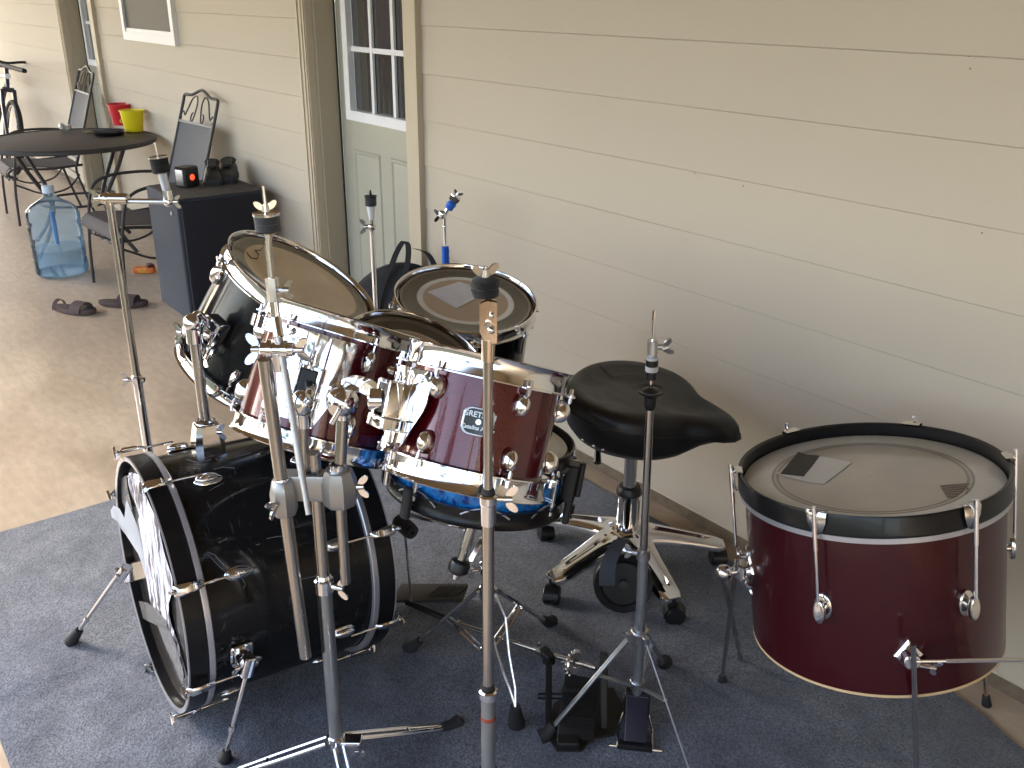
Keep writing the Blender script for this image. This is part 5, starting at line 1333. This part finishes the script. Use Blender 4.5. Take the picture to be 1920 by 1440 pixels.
# ================================================================== FLOOR TOM (maroon, right)
H_C, H_N, H_R, H_H = Vector((-.888, 1.616, .729)), Vector((-.181, -.028, .983)).normalized(), .26, .371
def big_tom():
    R = drum_frame(H_N); root = thing("floor_tom", "large maroon floor tom with black hoop and bare wooden lower rim at the right", "tom drum", H_C, R)
    r = H_R; rs = r - .012; h = H_H
    mb = MB(); mb.lathe([(rs, -.03), (rs, -h), (rs - .0065, -h), (rs - .0065, -.03)], n=128, loop=True); local_build(mb, "shell", MAROON2, root, 50)
    mb = MB(); mb.lathe([(rs + .0006, -h + .004), (rs + .0006, -h - .0015), (rs - .007, -h - .0015), (rs - .007, -h + .004)], n=128, loop=True); local_build(mb, "wood_edge", WOOD_EDGE, root)
    mb = MB(); mb.lathe([(r - .006, 0), (r - .002, .001), (r, -.003), (r, -.034), (r + .001, -.037), (r, -.040), (r - .006, -.041), (r - .009, -.038), (r - .009, -.002)], n=128, loop=True); local_build(mb, "black_hoop", HOOP_BLK, root, 40)
    mb = MB(); mb.lathe([(r - .004, -.0405), (r - .0015, -.042), (r - .0015, -.052), (rs, -.054), (rs, -.041)], n=128, loop=True); local_build(mb, "head_collar", SILVER, root)
    mb = MB(); mb.lathe([(.001, -.024), (r - .020, -.024), (r - .012, -.027), (r - .0095, -.036)], n=128); hd = local_build(mb, "batter_head", HEAD_H, root)
    for i in range(6):
        a = radians(21 + 60 * i); d = Vector((cos(a), sin(a), 0)); t = Vector((-sin(a), cos(a), 0))
        mb = MB()
        rs_ = []
        for (e, z_, w_) in ((-.008, .003, .017), (.004, .006, .019), (.008, .0, .019), (.008, -.018, .017), (.006, -.036, .010), (.003, -.042, .004)):
            rs_.append([d * (r + e - .002) + t * (-w_) + Z * z_, d * (r + e + .002) + t * (-w_ * .5) + Z * z_, d * (r + e + .002) + t * (w_ * .5) + Z * z_, d * (r + e - .002) + t * w_ + Z * z_])
        mb.rings(rs_, True); local_build(mb, "claw", CHROME_OLD, root, 50)
        mb = MB(); q = d * (r + .013); mb.cyl(q + Z * .010, q - Z * .175, .0032, n=10); mb.cyl(q + Z * .006, q + Z * .017, .0045, n=10); mb.cyl(q - Z * .0, q - Z * .07, .0042, n=10); local_build(mb, "tension_rod", CHROME, root)
        mb = MB(); c_ = d * rs - Z * .195
        mb.rings([[c_ + d * o_ + t * (.017 * k_ * cos(b)) + Z * (.026 * k_ * sin(b)) for b in [2 * pi * j / 24 for j in range(24)]] for o_, k_ in ((0, 1), (.004, 1.0), (.006, .85))], True)
        mb.cyl(c_ + d * .004, c_ + d * .018, .008, n=14)
        mb.rings([[c_ + d * o_ + t * (.011 * k_ * cos(b)) + Z * (-.002 + .024 * k_ * sin(b)) for b in [2 * pi * j / 24 for j in range(24)]] for o_, k_ in ((.016, .9), (.018, 1), (.024, 1), (.026, .85))], True)
        local_build(mb, "lug", CHROME_OLD, root)
    # leg brackets and legs
    legs = [(radians(-5), -.280, atz(1722, 1560)), (radians(-88), -.200, atz(1353, 1280)), (radians(112), -.285, atz(1850, 1322))]
    for a, z0, ft in legs:
        d = Vector((cos(a), sin(a), 0)); t = Vector((-sin(a), cos(a), 0)); c_ = d * rs + Z * z0
        mb = MB(); mb.rings([[c_ + d * o_ + t * (.026 * k_ * cos(b)) + Z * (.032 * k_ * sin(b)) for b in [2 * pi * j / 4 for j in range(4)]] for o_, k_ in ((0, 1), (.004, 1.0), (.008, .8))], True)
        mb.cyl(c_ + d * .004, c_ + d * .030, .017, .015, n=22, bev=.002); mb.cyl(c_ + d * .02 + t * .012 - Z * .01, c_ + d * .02 + t * .034 - Z * .016, .005, n=10); mb.wing(c_ + d * .02 + t * .036 - Z * .017, t - Z * .3, Z + d * .4, .013)
        br = local_build(mb, "leg_bracket", CHROME, root)
        w0 = root.matrix_world @ (c_ + d * .036); up0 = root.matrix_world @ (c_ + d * .036 + Z * .055)
        ft = Vector(ft)
        dd = (ft - w0).normalized(); mb = MB(); mb.tube([w0 - dd * .055, w0, w0.lerp(ft, .5), ft - dd * .03], .0052, 12)
        lg = mb.build("leg", CHROME_OLD, root)
        mb = MB(); mb.cyl(ft - dd * .035, ft, .009, .012, n=14, bev=.002); o = mb.build("rubber_foot", RUBBER, root); o.parent = lg; o.matrix_basis = Matrix.Identity(4)
    # second twisted leg hanging in the left bracket and rod clamped on the front bracket
    a, z0, ft = legs[1]; d = Vector((cos(a), sin(a), 0)); t = Vector((-sin(a), cos(a), 0)); c_ = d * rs + Z * z0
    w0 = root.matrix_world @ (c_ + d * .060); ft2 = atz(1390, 1240)
    mb = MB(); k_ = root.matrix_world @ (c_ + d * .022); mb.ball(w0, .017, 16, 10); mb.cyl(k_, w0, .009, n=12); mb.box(k_, (.03, .03, .035), bev=.006)
    P_ = [(w0 - Z * .01).lerp(ft2, i / 24) for i in range(25)]
    mb.tube(P_, [.0062 + .0014 * ((i % 4) - 1.5) / 1.5 * (1 if i > 2 else 0) for i in range(25)], 8); mb.build("leg", CHROME_OLD, root)
    a, z0, ft = legs[0]; d = Vector((cos(a), sin(a), 0)); c_ = d * rs + Z * z0; w0 = root.matrix_world @ (c_ + d * .030)
    w0 = atd(1712, 1240, px(w0)[2]); w1 = atd(1990, 1236, px(w0)[2] - .02); mb = MB(); mb.cyl(w0, w0.lerp(w1, .25), .0030, n=8); mb.cyl(w0.lerp(w1, .22), w1, .0040, n=10); mb.build("side_rod", mat("bright_rod", (.85, .87, .9), .2, .9), root)
    # head marks
    n_ = Vector(H_N); pl = H_C - n_ * .024
    def Q(x, y, o_=.001): return atp(x, y, pl, n_) + n_ * o_
    mb = MB(); mb.prism([Q(*q) for q in ((1452, 889), (1540, 857), (1598, 868), (1545, 909), (1512, 905))], n_, .0005); o = mb.build("paper_patch", mat("white_sticker", (.58, .57, .54), .5), root)
    mb = MB(); mb.prism([Q(*q, .002) for q in ((1463, 890), (1497, 849), (1512, 854), (1537, 856), (1524, 874), (1507, 895))], n_, .0005); mb.build("black_tape", mat("gaffer_tape", (.045, .04, .038), .7), root)
    mb = MB(); ink = mat("brown_ink", (.19, .14, .11), .5)
    for k in range(6):
        f = k / 5; a0 = Q(1763 + 12 * f + 10 * f * 0, 911 + 4 * k); b0 = Q(1818 - 22 * f, 906 + 4.6 * k)
        s_ = (Q(1790, 925) - Q(1790, 920)); mb.prism([a0, b0, b0 + s_ * .55, a0 + s_ * .55], n_, .0004)
    mb.tube([Q(1808, 912), Q(1816, 918), Q(1812, 926)], .0012, 5); mb.build("head_logo", ink, root)
big_tom()

# ================================================================== BACKGROUND OBJECTS
def speaker():
    x0, x1, y0, y1, h = -5.15, -4.68, 1.555, 2.03, .640
    root = thing("speaker_cabinet", "grey carpeted speaker cabinet against the wall with shoes on its dusty top", "speaker", ((x0 + x1) / 2, (y0 + y1) / 2, 0))
    mb = MB(); mb.box(((x0 + x1) / 2 - .006, (y0 + y1) / 2, h / 2), (x1 - x0 - .012, y1 - y0, h), bev=.014); mb.build("cabinet", CAB, root)
    mb = MB(); mb.box(((x0 + x1) / 2, (y0 + y1) / 2, h + .001), (x1 - x0 - .02, y1 - y0 - .016, .004)); mb.build("top_panel", CAB_TOP, root)
    mb = MB(); mb.box((x1 + .001, (y0 + y1) / 2, h / 2), (.020, y1 - y0 - .030, h - .03), bev=.006); mb.build("grille", GRILLE, root)
    for z_ in (h - .012, .012):
        mb = MB(); mb.ball((x1 - .012, y0 + .010, z_), .018, 12, 8); mb.build("corner_protector", BLACK, root)
    mb = MB(); q = aty(322, 400, y0 - .003); mb.cyl(q, q - Vector((0, .004, 0)), .010, n=12); mb.build("jack_plate", STEEL, root)
    return h
HS = speaker() + .004

def lamp_box():
    c = atz(350, 352, HS); root = thing("small_radio", "small black box with a round red light on top of the speaker", "box", c)
    hr = Vector((.617, .787, 0)); hf = Vector((-.787, .617, 0)); k = Vector((.9, .43, 0)).normalized()
    s_ = Vector((-k.y, k.x, 0)); cc = c + Z * .053 + s_ * .03 - k * .02
    mb = MB(); mb.box(cc, (.085, .100, .105), (k, s_, Z), bev=.012); mb.build("housing", BLACK, root)
    q = cc + k * .044 - s_ * .005; mb = MB(); mb.lathe([(.002, .006), (.012, .005), (.016, 0), (.016, -.004)], o=q, ax=k, n=24)
    M = mat("red_lens", (.8, .05, .02), .3); b = M.node_tree.nodes["Principled BSDF"]; b.inputs["Emission Color"].default_value = (1, .07, .02, 1); b.inputs["Emission Strength"].default_value = .35
    mb.build("red_lens", M, root)
    mb = MB(); mb.box(cc - s_ * .051, (.05, .006, .08), (k, s_, Z), bev=.002); mb.build("side_grip", STEEL, root)
lamp_box()

SHOE = mat("black_shoe_leather", (.018, .018, .020), .5, bump=(60, .4, .004))
def shoe(c, ang, label):
    """toe pointing along ang; built round c"""
    root = thing("shoe", label, "shoe", c, Matrix.Rotation(ang, 3, 'Z'), group="black shoes on the speaker")
    secs = [(-.125, .030, .060, .0), (-.12, .040, .092, .0), (-.07, .044, .095, .0), (-.02, .045, .088, .0), (.03, .048, .070, .0), (.08, .052, .058, 0), (.115, .048, .048, 0), (.134, .032, .034, 0)]
    mb = MB(); rs_ = []
    for x_, w_, h_, z_ in secs:
        rs_.append([Vector((x_, w_ * cos(a) * (1 if sin(a) < .5 else .95), .018 + max(0, (h_ - .018) * (max(0, sin(a)) ** .7)) if sin(a) > 0 else .018 + .004 * sin(a))) for a in [2 * pi * i / 20 for i in range(20)]])
    mb.rings(rs_, True); u = local_build(mb, "upper", SHOE, root, 50)
    mb = MB(); mb.rings([[Vector((x_ * 1.03, w_ * 1.08 * s, z_)) for s, z_ in ((-1, 0), (1, 0), (1, .020), (-1, .020))] for x_, w_, h_, _ in secs], True); local_build(mb, "sole", RUBBER, root)
    mb = MB(); mb.lathe([(.036, -.004), (.042, .006), (.036, .012), (.028, .006), (.026, -.012)], o=(-.068, 0, .088), ax=(.25, 0, 1), n=20); local_build(mb, "collar", mat("shoe_lining", (.03, .03, .03), .8), root)
    mb = MB(); mb.box((-.005, 0, .094), (.085, .044, .012), (Vector((.96, 0, -.28)), Vector((0, 1, 0)), Vector((.28, 0, .96))), bev=.003)
    for k in range(4): mb.tube([Vector((-.028 + .020 * k, -.032, .092 - .008 * k)), Vector((-.022 + .020 * k, 0, .106 - .007 * k)), Vector((-.028 + .020 * k, .032, .092 - .008 * k))], .0025, 6)
    local_build(mb, "tongue_and_laces", BLACK, root)
    return root
shoe(atz(398, 346, HS) + Vector((-.08, .04, 0)), radians(-22), "left black shoe of the pair on the speaker, beside the red light")
shoe(atz(427, 342, HS) + Vector((-.08, .04, 0)), radians(-28), "right black shoe of the pair on the speaker, nearest the wall")

# water jug
def jug():
    c = atz(118, 512, 0); root = thing("water_jug", "large translucent blue water cooler bottle on the concrete floor", "bottle", c)
    BL = bpy.data.materials.new("blue_polycarbonate"); BL.use_nodes = True; t = BL.node_tree; t.nodes.clear()
    out = t.nodes.new("ShaderNodeOutputMaterial"); g = t.nodes.new("ShaderNodeBsdfGlossy"); g.inputs["Roughness"].default_value = .08
    tr = t.nodes.new("ShaderNodeBsdfTransparent"); tr.inputs[0].default_value = (.88, .94, .98, 1)
    tl = t.nodes.new("ShaderNodeBsdfTranslucent"); tl.inputs[0].default_value = (.38, .58, .80, 1)
    f = t.nodes.new("ShaderNodeFresnel"); f.inputs[0].default_value = 1.16
    m1 = t.nodes.new("ShaderNodeMixShader"); m1.inputs[0].default_value = .24; m2 = t.nodes.new("ShaderNodeMixShader")
    t.links.new(tr.outputs[0], m1.inputs[1]); t.links.new(tl.outputs[0], m1.inputs[2]); t.links.new(f.outputs[0], m2.inputs[0]); t.links.new(m1.outputs[0], m2.inputs[1]); t.links.new(g.outputs[0], m2.inputs[2]); t.links.new(m2.outputs[0], out.inputs[0])
    R = .150
    prof = [(.004, .012), (.09, .010), (.13, .004), (R - .006, .012), (R, .03), (R, .09), (R - .004, .095), (R - .004, .103), (R, .108), (R, .185), (R - .004, .19), (R - .004, .198), (R, .203), (R, .285), (R - .004, .29), (R - .004, .298), (R, .303), (R, .355), (R - .01, .385), (R - .04, .410), (.075, .430), (.045, .448), (.032, .462), (.029, .485), (.029, .500)]
    mb = MB(); mb.lathe([(a, b * 1.03) for a, b in prof], o=c, n=56); mb.build("bottle", BL, root, 60)
    mb = MB(); mb.lathe([(.002, .02), (R - .009, .02), (R - .005, .04), (R - .006, .165), (.002, .166)], o=c, n=48)
    mb.build("water", BL, root)
    mb = MB(); mb.lathe([(.0315, .490), (.034, .492), (.033, .528), (.028, .533), (.002, .534)], o=c, n=28); mb.build("cap", mat("jug_cap", (.62, .74, .85), .4), root)
    mb = MB(); mb.tube([c + Vector((0, 0, z_)) for z_ in (.18, .30, .38)], [.012, .014, .012], 12); mb.build("handle_column", mat("jug_handle", (.05, .22, .52), .3), root)
jug()

# sandals
SAND = mat("sandal_brown", (.11, .075, .07), .8, bump=(80, .4, .003)); SAND_IN = mat("sandal_insole", (.075, .055, .05), .8)
def sandal(c, ang, label, strap):
    root = thing("sandal", label, "sandal", c, Matrix.Rotation(ang, 3, 'Z'), group="sandals on the concrete")
    def ol(k, z_): return [Vector((.135 * k * cos(a), (.050 * k * sin(a)) * (1 + .22 * cos(a)) , z_ + .008 * cos(a) ** 2)) for a in [2 * pi * i / 36 for i in range(36)]]
    mb = MB(); mb.rings([ol(.97, 0), ol(1, .006), ol(1, .020), ol(.96, .024)], True); local_build(mb, "sole", SAND, root)
    mb = MB(); mb.rings([ol(.90, .0245), ol(.88, .026)], True); local_build(mb, "insole", SAND_IN, root)
    mb = MB()
    for x_, w_, wd in ([(.045, .060, .032), (-.095, .045, .010)] if strap else [(.05, .062, .026), (.0, .058, .016)]):
        mb.rings([[Vector((x_ - wd, w_ * cos(a), .014 + .050 * sin(a))), Vector((x_ + wd, w_ * cos(a) * .95, .014 + .046 * sin(a))), Vector((x_ + wd, w_ * cos(a) * .90, .014 + .042 * sin(a))), Vector((x_ - wd, w_ * cos(a) * .95, .014 + .046 * sin(a)))] for a in [pi * i / 16 for i in range(17)]], True)
    local_build(mb, "strap", SAND, root, 50)
    return root
sandal(atz(140, 585, 0), radians(35), "left brown sandal lying open in front of the water jug", True)
sandal(atz(232, 573, 0), radians(52), "right brown slip-on sandal beside the speaker leg of the thin stand", False)

# orange wrapper / toy
q = atz(272, 512, .0); rootw = thing("toy_truck", "flat orange and red toy under the patio chair beside the speaker", "toy", q)
mb = MB(); mb.box(q + Z * .022, (.13, .05, .034), (Vector((.617, .787, 0)), Vector((-.787, .617, 0)), Z), bev=.008); mb.build("body", mat("orange_plastic", (.75, .13, .03), .5, noise=(30, .2, (.8, .4, .05))), rootw)
mb = MB(); mb.box(q + Z * .048 + Vector((.02, .03, 0)), (.05, .04, .02), bev=.005); mb.build("cab", mat("dark_toy", (.12, .03, .03), .5), rootw)

# patio table
TBL = Vector((-6.63, 1.560, 0)); TR, TZ = .535, .71
def table():
    root = thing("patio_table", "round dark metal patio table with buckets on it", "table", TBL)
    mb = MB(); mb.lathe([(.002, TZ), (TR - .03, TZ), (TR - .020, TZ - .003)], o=TBL, n=72); mb.lathe([(.002, TZ - .012), (TR - .03, TZ - .012)], o=TBL, n=40)
    mb.build("tabletop", mat("table_mesh_top", (.085, .072, .068), .5, spec=.4, bump=(300, .5, .002)), root)
    mb = MB(); mb.lathe([(TR - .022, TZ - .004), (TR - .018, TZ + .004), (TR - .006, TZ + .004), (TR, TZ - .004), (TR, TZ - .020), (TR - .006, TZ - .026), (TR - .022, TZ - .020)], o=TBL, n=72, loop=True); mb.build("rim", IRON, root)
    for i in range(4):
        a = radians(-58 + 90 * i); d = Vector((cos(a), sin(a), 0))
        mb = MB(); mb.tube(bez([TBL + d * .44 + Z * (TZ - .02), TBL + d * .36 + Z * .55, TBL + d * .235 + Z * .36, TBL + d * .225 + Z * .28, TBL + d * .30 + Z * .14, TBL + d * .42 + Z * .01], 7), .013, 10); mb.build("leg", IRON, root)
    mb = MB(); mb.tube([TBL + Vector((cos(a), sin(a), 0)) * .235 + Z * .32 for a in [2 * pi * i / 40 for i in range(40)]], .008, 8, closed=True); mb.build("ring_stretcher", IRON, root)
table()

def chair(loc, ang, label):
    root = thing("patio_chair", label, "chair", loc, Matrix.Rotation(ang, 3, 'Z'), group="patio chairs by the wall")
    # local: +x to the sitter's left, seat front towards -y, back at +y
    W = .50; r = .009
    # back frame: two uprights leaning back, crest
    def U(s, f): return Vector((s * (W / 2 - .02 - .01 * f), .22 + .20 * f, .42 + .58 * f))
    crest = bez([U(-1, 1.0), U(-1, 1) + Vector((.01, .01, .035)), Vector((-.12, .432, 1.040)), Vector((-.04, .44, 1.065)), Vector((0, .442, 1.072)), Vector((.04, .44, 1.065)), Vector((.12, .432, 1.040)), U(1, 1) + Vector((-.01, .01, .035)), U(1, 1.0)], 5)
    mb = MB(); mb.tube([U(-1, -.05), U(-1, .5)] + crest + [U(1, .5), U(1, -.05)], r, 8); local_build(mb, "back_frame", IRON, root)
    mb = MB()
    def S(pts): mb.tube(bez([Vector((x_, .22 + .20 * ((z_ - .42) / .58), z_)) for x_, z_ in pts], 6), .0045, 6)
    for s in (-1, 1):
        S([(s * .20, .905), (s * .215, .93), (s * .19, .945), (s * .165, .925), (s * .14, .96), (s * .10, 1.02), (s * .05, 1.035), (s * .03, .99), (s * .05, .91), (s * .075, .90), (s * .08, .93), (s * .065, .945)])
    local_build(mb, "scrollwork", IRON, root)
    mb = MB(); mb.rings([[Vector((x_, .22 + .20 * f + .012 * (1 - (x_ / .22) ** 2), .42 + .58 * f)) + o_ for x_ in (-.215, -.11, 0, .11, .215) for o_ in (Vector((0, 0, 0)),)] + [Vector((x_, .22 + .20 * f + .012 * (1 - (x_ / .22) ** 2) + .004, .42 + .58 * f)) for x_ in (.215, .11, 0, -.11, -.215)] for f in (.02, .2, .4, .6, .8)], True); local_build(mb, "back_sling", SLING, root)
    mb = MB(); mb.cyl(U(-1, .81), U(1, .81), .008, n=8); local_build(mb, "back_rail", mat("pale_rail", (.28, .27, .26), .5), root)
    ys = [(.24, .40), (.10, .395), (-.05, .41), (-.18, .425), (-.235, .42), (-.262, .395), (-.27, .36)]
    mb = MB(); mb.rings([[Vector((x_, y_, z_)) for x_ in (-.225, -.1, 0, .1, .225)] + [Vector((x_, y_ + .003, z_ - .005)) for x_ in (.225, .1, 0, -.1, -.225)] for y_, z_ in ys], True); local_build(mb, "seat_sling", SLING_SEAT, root)
    for s in (-1, 1):
        mb = MB(); x_ = s * (W / 2 - .01); mb.tube(bez([Vector((x_, .25, .40)), Vector((x_, .0, .39)), Vector((x_, -.20, .41)), Vector((x_, -.255, .37)), Vector((x_, -.20, .34))], 5), r, 8); local_build(mb, "seat_rail", IRON, root)
        mb = MB(); mb.tube(bez([Vector((x_ * 1.02, .26, .60)), Vector((x_ * 1.05, .10, .615)), Vector((x_ * 1.06, -.06, .61)), Vector((x_ * 1.06, -.15, .575)), Vector((x_ * 1.06, -.19, .50)), Vector((x_ * 1.05, -.22, .34)), Vector((x_ * 1.05, -.235, .20)), Vector((x_ * 1.05, -.245, .005))], 5), r, 8); local_build(mb, "leg", IRON, root)
        mb = MB(); mb.tube(bez([Vector((x_ * 1.0, .225, .46)), Vector((x_ * 1.04, .20, .36)), Vector((x_ * 1.05, .24, .18)), Vector((x_ * 1.05, .29, .005))], 5), r, 8); local_build(mb, "leg", IRON, root)
        mb = MB(); mb.tube(bez([Vector((x_ * 1.04, -.225, .30)), Vector((x_ * 1.03, -.05, .22)), Vector((x_ * 1.03, .12, .24)), Vector((x_ * 1.04, .215, .33))], 5), .0065, 6); local_build(mb, "side_brace", IRON, root)
    mb = MB()
    S2 = lambda pts: mb.tube(bez([Vector(p) for p in pts], 6), .0045, 6)
    for k in range(3): S2([(-.18 + .13 * k, -.24, .36), (-.15 + .13 * k, -.243, .32), (-.10 + .13 * k, -.243, .32), (-.07 + .13 * k, -.24, .36)])
    mb.cyl((-.25, -.232, .335), (.25, -.232, .335), .006, n=8); mb.cyl((-.25, .215, .33), (.25, .215, .33), .006, n=8); local_build(mb, "front_scroll", IRON, root)
    return root
chair((-5.50, 1.62, 0), radians(4), "patio chair with scroll top back between the table and the speaker")
chair((-7.78, 1.60, 0), radians(-2), "patio chair with scroll top back beyond the table, in front of the far door")

# table top things
def bucket(c, m, r0, r1, h, label):
    root = thing("bucket", label, "bucket", c); mb = MB(); mb.lathe([(.002, .002), (r0, .001), (r1, h), (r1 + .004, h), (r1 + .004, h - .008), (r1 - .003, h - .002), (r0 - .003, .006), (.002, .006)], o=c, n=40); mb.build("pail", m, root)
    mb = MB(); a0 = Vector(c) + Vector((r1, 0, h - .01)); mb.tube([Vector(c) + Vector((cos(a) * r1 * 1.0, -abs(sin(a)) * r1 * 1.04, h - .012 - sin(a) * h * .45)) for a in [pi * i / 16 for i in range(17)]], .0015, 5); mb.build("bail_handle", m, root)
bucket(atz(252, 246, TZ + .004), YEL_PL, .058, .078, .140, "yellow plastic sand bucket on the patio table, in front of the red one")
bucket(atz(229, 234, TZ + .004), RED_PL, .058, .080, .145, "red plastic sand bucket on the patio table, behind the yellow one")
c = atz(204, 252, TZ + .004); root = thing("grill_pan", "low black ridged tray on the patio table beside the yellow bucket", "tray", c)
mb = MB(); mb.lathe([(.002, .004), (.085, .004), (.105, .022), (.110, .022), (.090, .0), (.002, .0)], o=c, n=36)
mb.build("tray", BLACK, root)
mb = MB()
for i in range(9): mb.box(c + Vector((-.064 + .016 * i, 0, .024)), (.005, .15 - abs(i - 4) * .012, .006))
mb.build("ridges", mat("ridge_blue", (.05, .06, .08), .4), root)
c = atz(126, 244, TZ + .004); root = thing("crumpled_bag", "crumpled clear plastic bag on the far side of the patio table", "bag", c)
mb = MB()
for k in range(7): mb.ball(c + Vector((random.uniform(-.05, .05), random.uniform(-.04, .04), .016 + random.uniform(0, .016))), .022, 10, 6, (random.uniform(.8, 1.8), random.uniform(.6, 1.2), random.uniform(.4, .9)))
mb.build("film", mat("plastic_film", (.45, .45, .42), .25, spec=.7), root)
c = atz(167, 249, TZ + .004); root = thing("loose_change", "small heap of crumbs and coins on the middle of the patio table", "clutter", c)
mb = MB()
for k in range(12): mb.cyl(c + Vector((random.uniform(-.05, .05), random.uniform(-.03, .03), 0)), c + Vector((random.uniform(-.05, .05), random.uniform(-.03, .03), 0)) * 1, .001) if False else mb.ball(c + Vector((random.uniform(-.06, .06), random.uniform(-.03, .03), .005)), .007, 8, 6, (1, 1, .6))
mb.build("crumbs", mat("crumb", (.36, .30, .2), .7), root)

# bicycle at the far end
def bicycle():
    hub = Vector((-9.80, 1.84, .335)); root = thing("bicycle", "dark bicycle parked against the far end of the wall", "bicycle", (hub.x, hub.y, 0))
    TY = RUBBER; tilt = Vector((0, .16, 1)).normalized(); ax = Vector((0, 1, 0)) - tilt * .16
    def W(h, nm):
        x_ = Vector((1, 0, 0)); z_ = tilt
        mb = MB(); mb.tube([h + (x_ * cos(a) + z_ * sin(a)) * .315 for a in [2 * pi * i / 48 for i in range(48)]], .024, 8, closed=True); o = mb.build("wheel", TY, root)
        mb = MB(); mb.tube([h + (x_ * cos(a) + z_ * sin(a)) * .290 for a in [2 * pi * i / 48 for i in range(48)]], .008, 6, closed=True); sub(o, mb, "rim", STEEL)
        mb = MB()
        for i in range(18): a = 2 * pi * i / 18; mb.cyl(h + ax * .02 * (1 if i % 2 else -1), h + (x_ * cos(a) + z_ * sin(a)) * .288, .0012, n=4)
        mb.cyl(h - ax * .04, h + ax * .04, .018, n=12); sub(o, mb, "spokes", STEEL)
    W(hub, "front"); h2 = hub + Vector((-1.04, 0, 0)); W(h2, "rear")
    T = lambda x_, z_: Vector((hub.x + x_, hub.y + .16 * (z_ - .335), z_))
    FR = mat("bike_frame_paint", (.03, .03, .06), .3, coat=.5)
    mb = MB()
    for a, b in (((-.22, .82), (-.70, .36)), ((-.24, .86), (-.80, .82)), ((-.70, .34), (-.86, .88)), ((-.70, .34), (-1.04, .335)), ((-.80, .80), (-1.04, .335)), ((-.21, .78), (-.25, .92))): mb.cyl(T(*a), T(*b), .018, n=12)
    mb.build("frame", FR, root)
    mb = MB(); 
    for s in (-1, 1): mb.tube([T(-.20, .74) + ax * s * .05, T(-.14, .60) + ax * s * .055, T(0, .335) + ax * s * .05], [.020, .018, .014], 10)
    mb.cyl(T(-.20, .74) - ax * .05, T(-.20, .74) + ax * .05, .022, n=12); mb.cyl(T(-.20, .74), T(-.26, .96), .016, n=12); mb.build("fork", FR, root)
    mb = MB(); mb.tube(bez([T(-.30, .99) - ax * .30 + Vector((.0, 0, .01)), T(-.27, .99) - ax * .12, T(-.26, .97), T(-.27, .99) + ax * .12, T(-.30, 1.0) + ax * .22], 5), .012, 10); hb = mb.build("handlebar", DARKM, root)
    gp = aty(46, 133, 1.62)
    mb = MB(); e0 = T(-.30, .99) - ax * .30; mb.cyl(e0, gp, .017, n=12); mb.cyl(e0 + Vector((.02, 0, -.02)), e0 + (gp - e0) * .5 + Vector((.02, 0, -.06)), .007, n=8); sub(hb, mb, "grip", RUBBER)
    mb = MB(); mb.box(T(-.80, .93), (.26, .12, .05), bev=.02); mb.cyl(T(-.80, .80), T(-.80, .93), .013); mb.build("saddle", BLACK, root)
    mb = MB(); mb.lathe([(.002, .0), (.02, .0), (.024, .012), (.002, .014)], o=T(-.18, .86), ax=(1, -.3, 0), n=16); mb.build("reflector", WHITE_PL, root)
    mb = MB(); mb.lathe([(.07, -.003), (.09, -.003), (.09, .003), (.07, .003)], o=T(-.70, .34) - ax * .05, ax=ax, n=28, loop=True); mb.cyl(T(-.70, .34), T(-.62, .19) - ax * .08, .010); mb.build("crankset", STEEL, root)
bicycle()

# gig bag leaning in the corner of the door casing
def gigbag():
    b = Vector((-3.36, 1.99, 0)); root = thing("cymbal_bag", "round black nylon cymbal bag with carrying straps leaning between door and wall", "bag", b)
    n = Vector((.45, -.87, .22)).normalized(); x = Vector((.87, .45, 0)).normalized(); y = n.cross(x); y = y if y.z > 0 else -y
    bot = aty(765, 660, 1.93); c = atp(772, 560, aty(772, 560, 1.95), n); R = .285
    # centre so that the rim top is at photo row 475
    cc = Vector((-3.17, 1.915, .30)); 
    def ring(k, o_): return [cc + (x * cos(a) * (1 + .02 * sin(3 * a)) + y * sin(a)) * R * k + n * o_ for a in [2 * pi * i / 48 for i in range(48)]]
    mb = MB(); mb.rings([ring(.02, -.045), ring(.9, -.045), ring(.99, -.03), ring(1, 0), ring(.98, .03), ring(.88, .048), ring(.5, .060), ring(.02, .062)], True); bd = mb.build("body", BAG, root, 60)
    mb = MB(); mb.tube(ring(1.005, .0), .005, 6, closed=True); sub(bd, mb, "zipper", BLACK)
    STR = mat("strap_webbing", (.012, .012, .014), .85)
    def strap(pts, wd=.012):
        mb = MB(); P = bez(pts, 8); mb.rings([[p - x * wd + n * .002, p + x * wd + n * .002, p + x * wd - n * .002, p - x * wd - n * .002] for p in P], True); mb.build("strap", STR, root)
    S = lambda a, b_, o_=.07: cc + x * a + y * b_ + n * o_
    strap([S(-.10, .02), S(-.075, .18), S(-.050, .262, .06), S(-.035, .33, .045), S(-.01, .375, .04), S(.012, .36, .04), S(.022, .30, .05), S(.018, .24, .062), S(.0, .10, .075), S(-.005, -.05)])
    strap([S(.04, .352, .03), S(.09, .335, .01), S(.135, .265, 0), S(.175, .19, .0), S(.20, .13, .03)], .013)
gigbag()

print("DONE objects", len(bpy.data.objects))
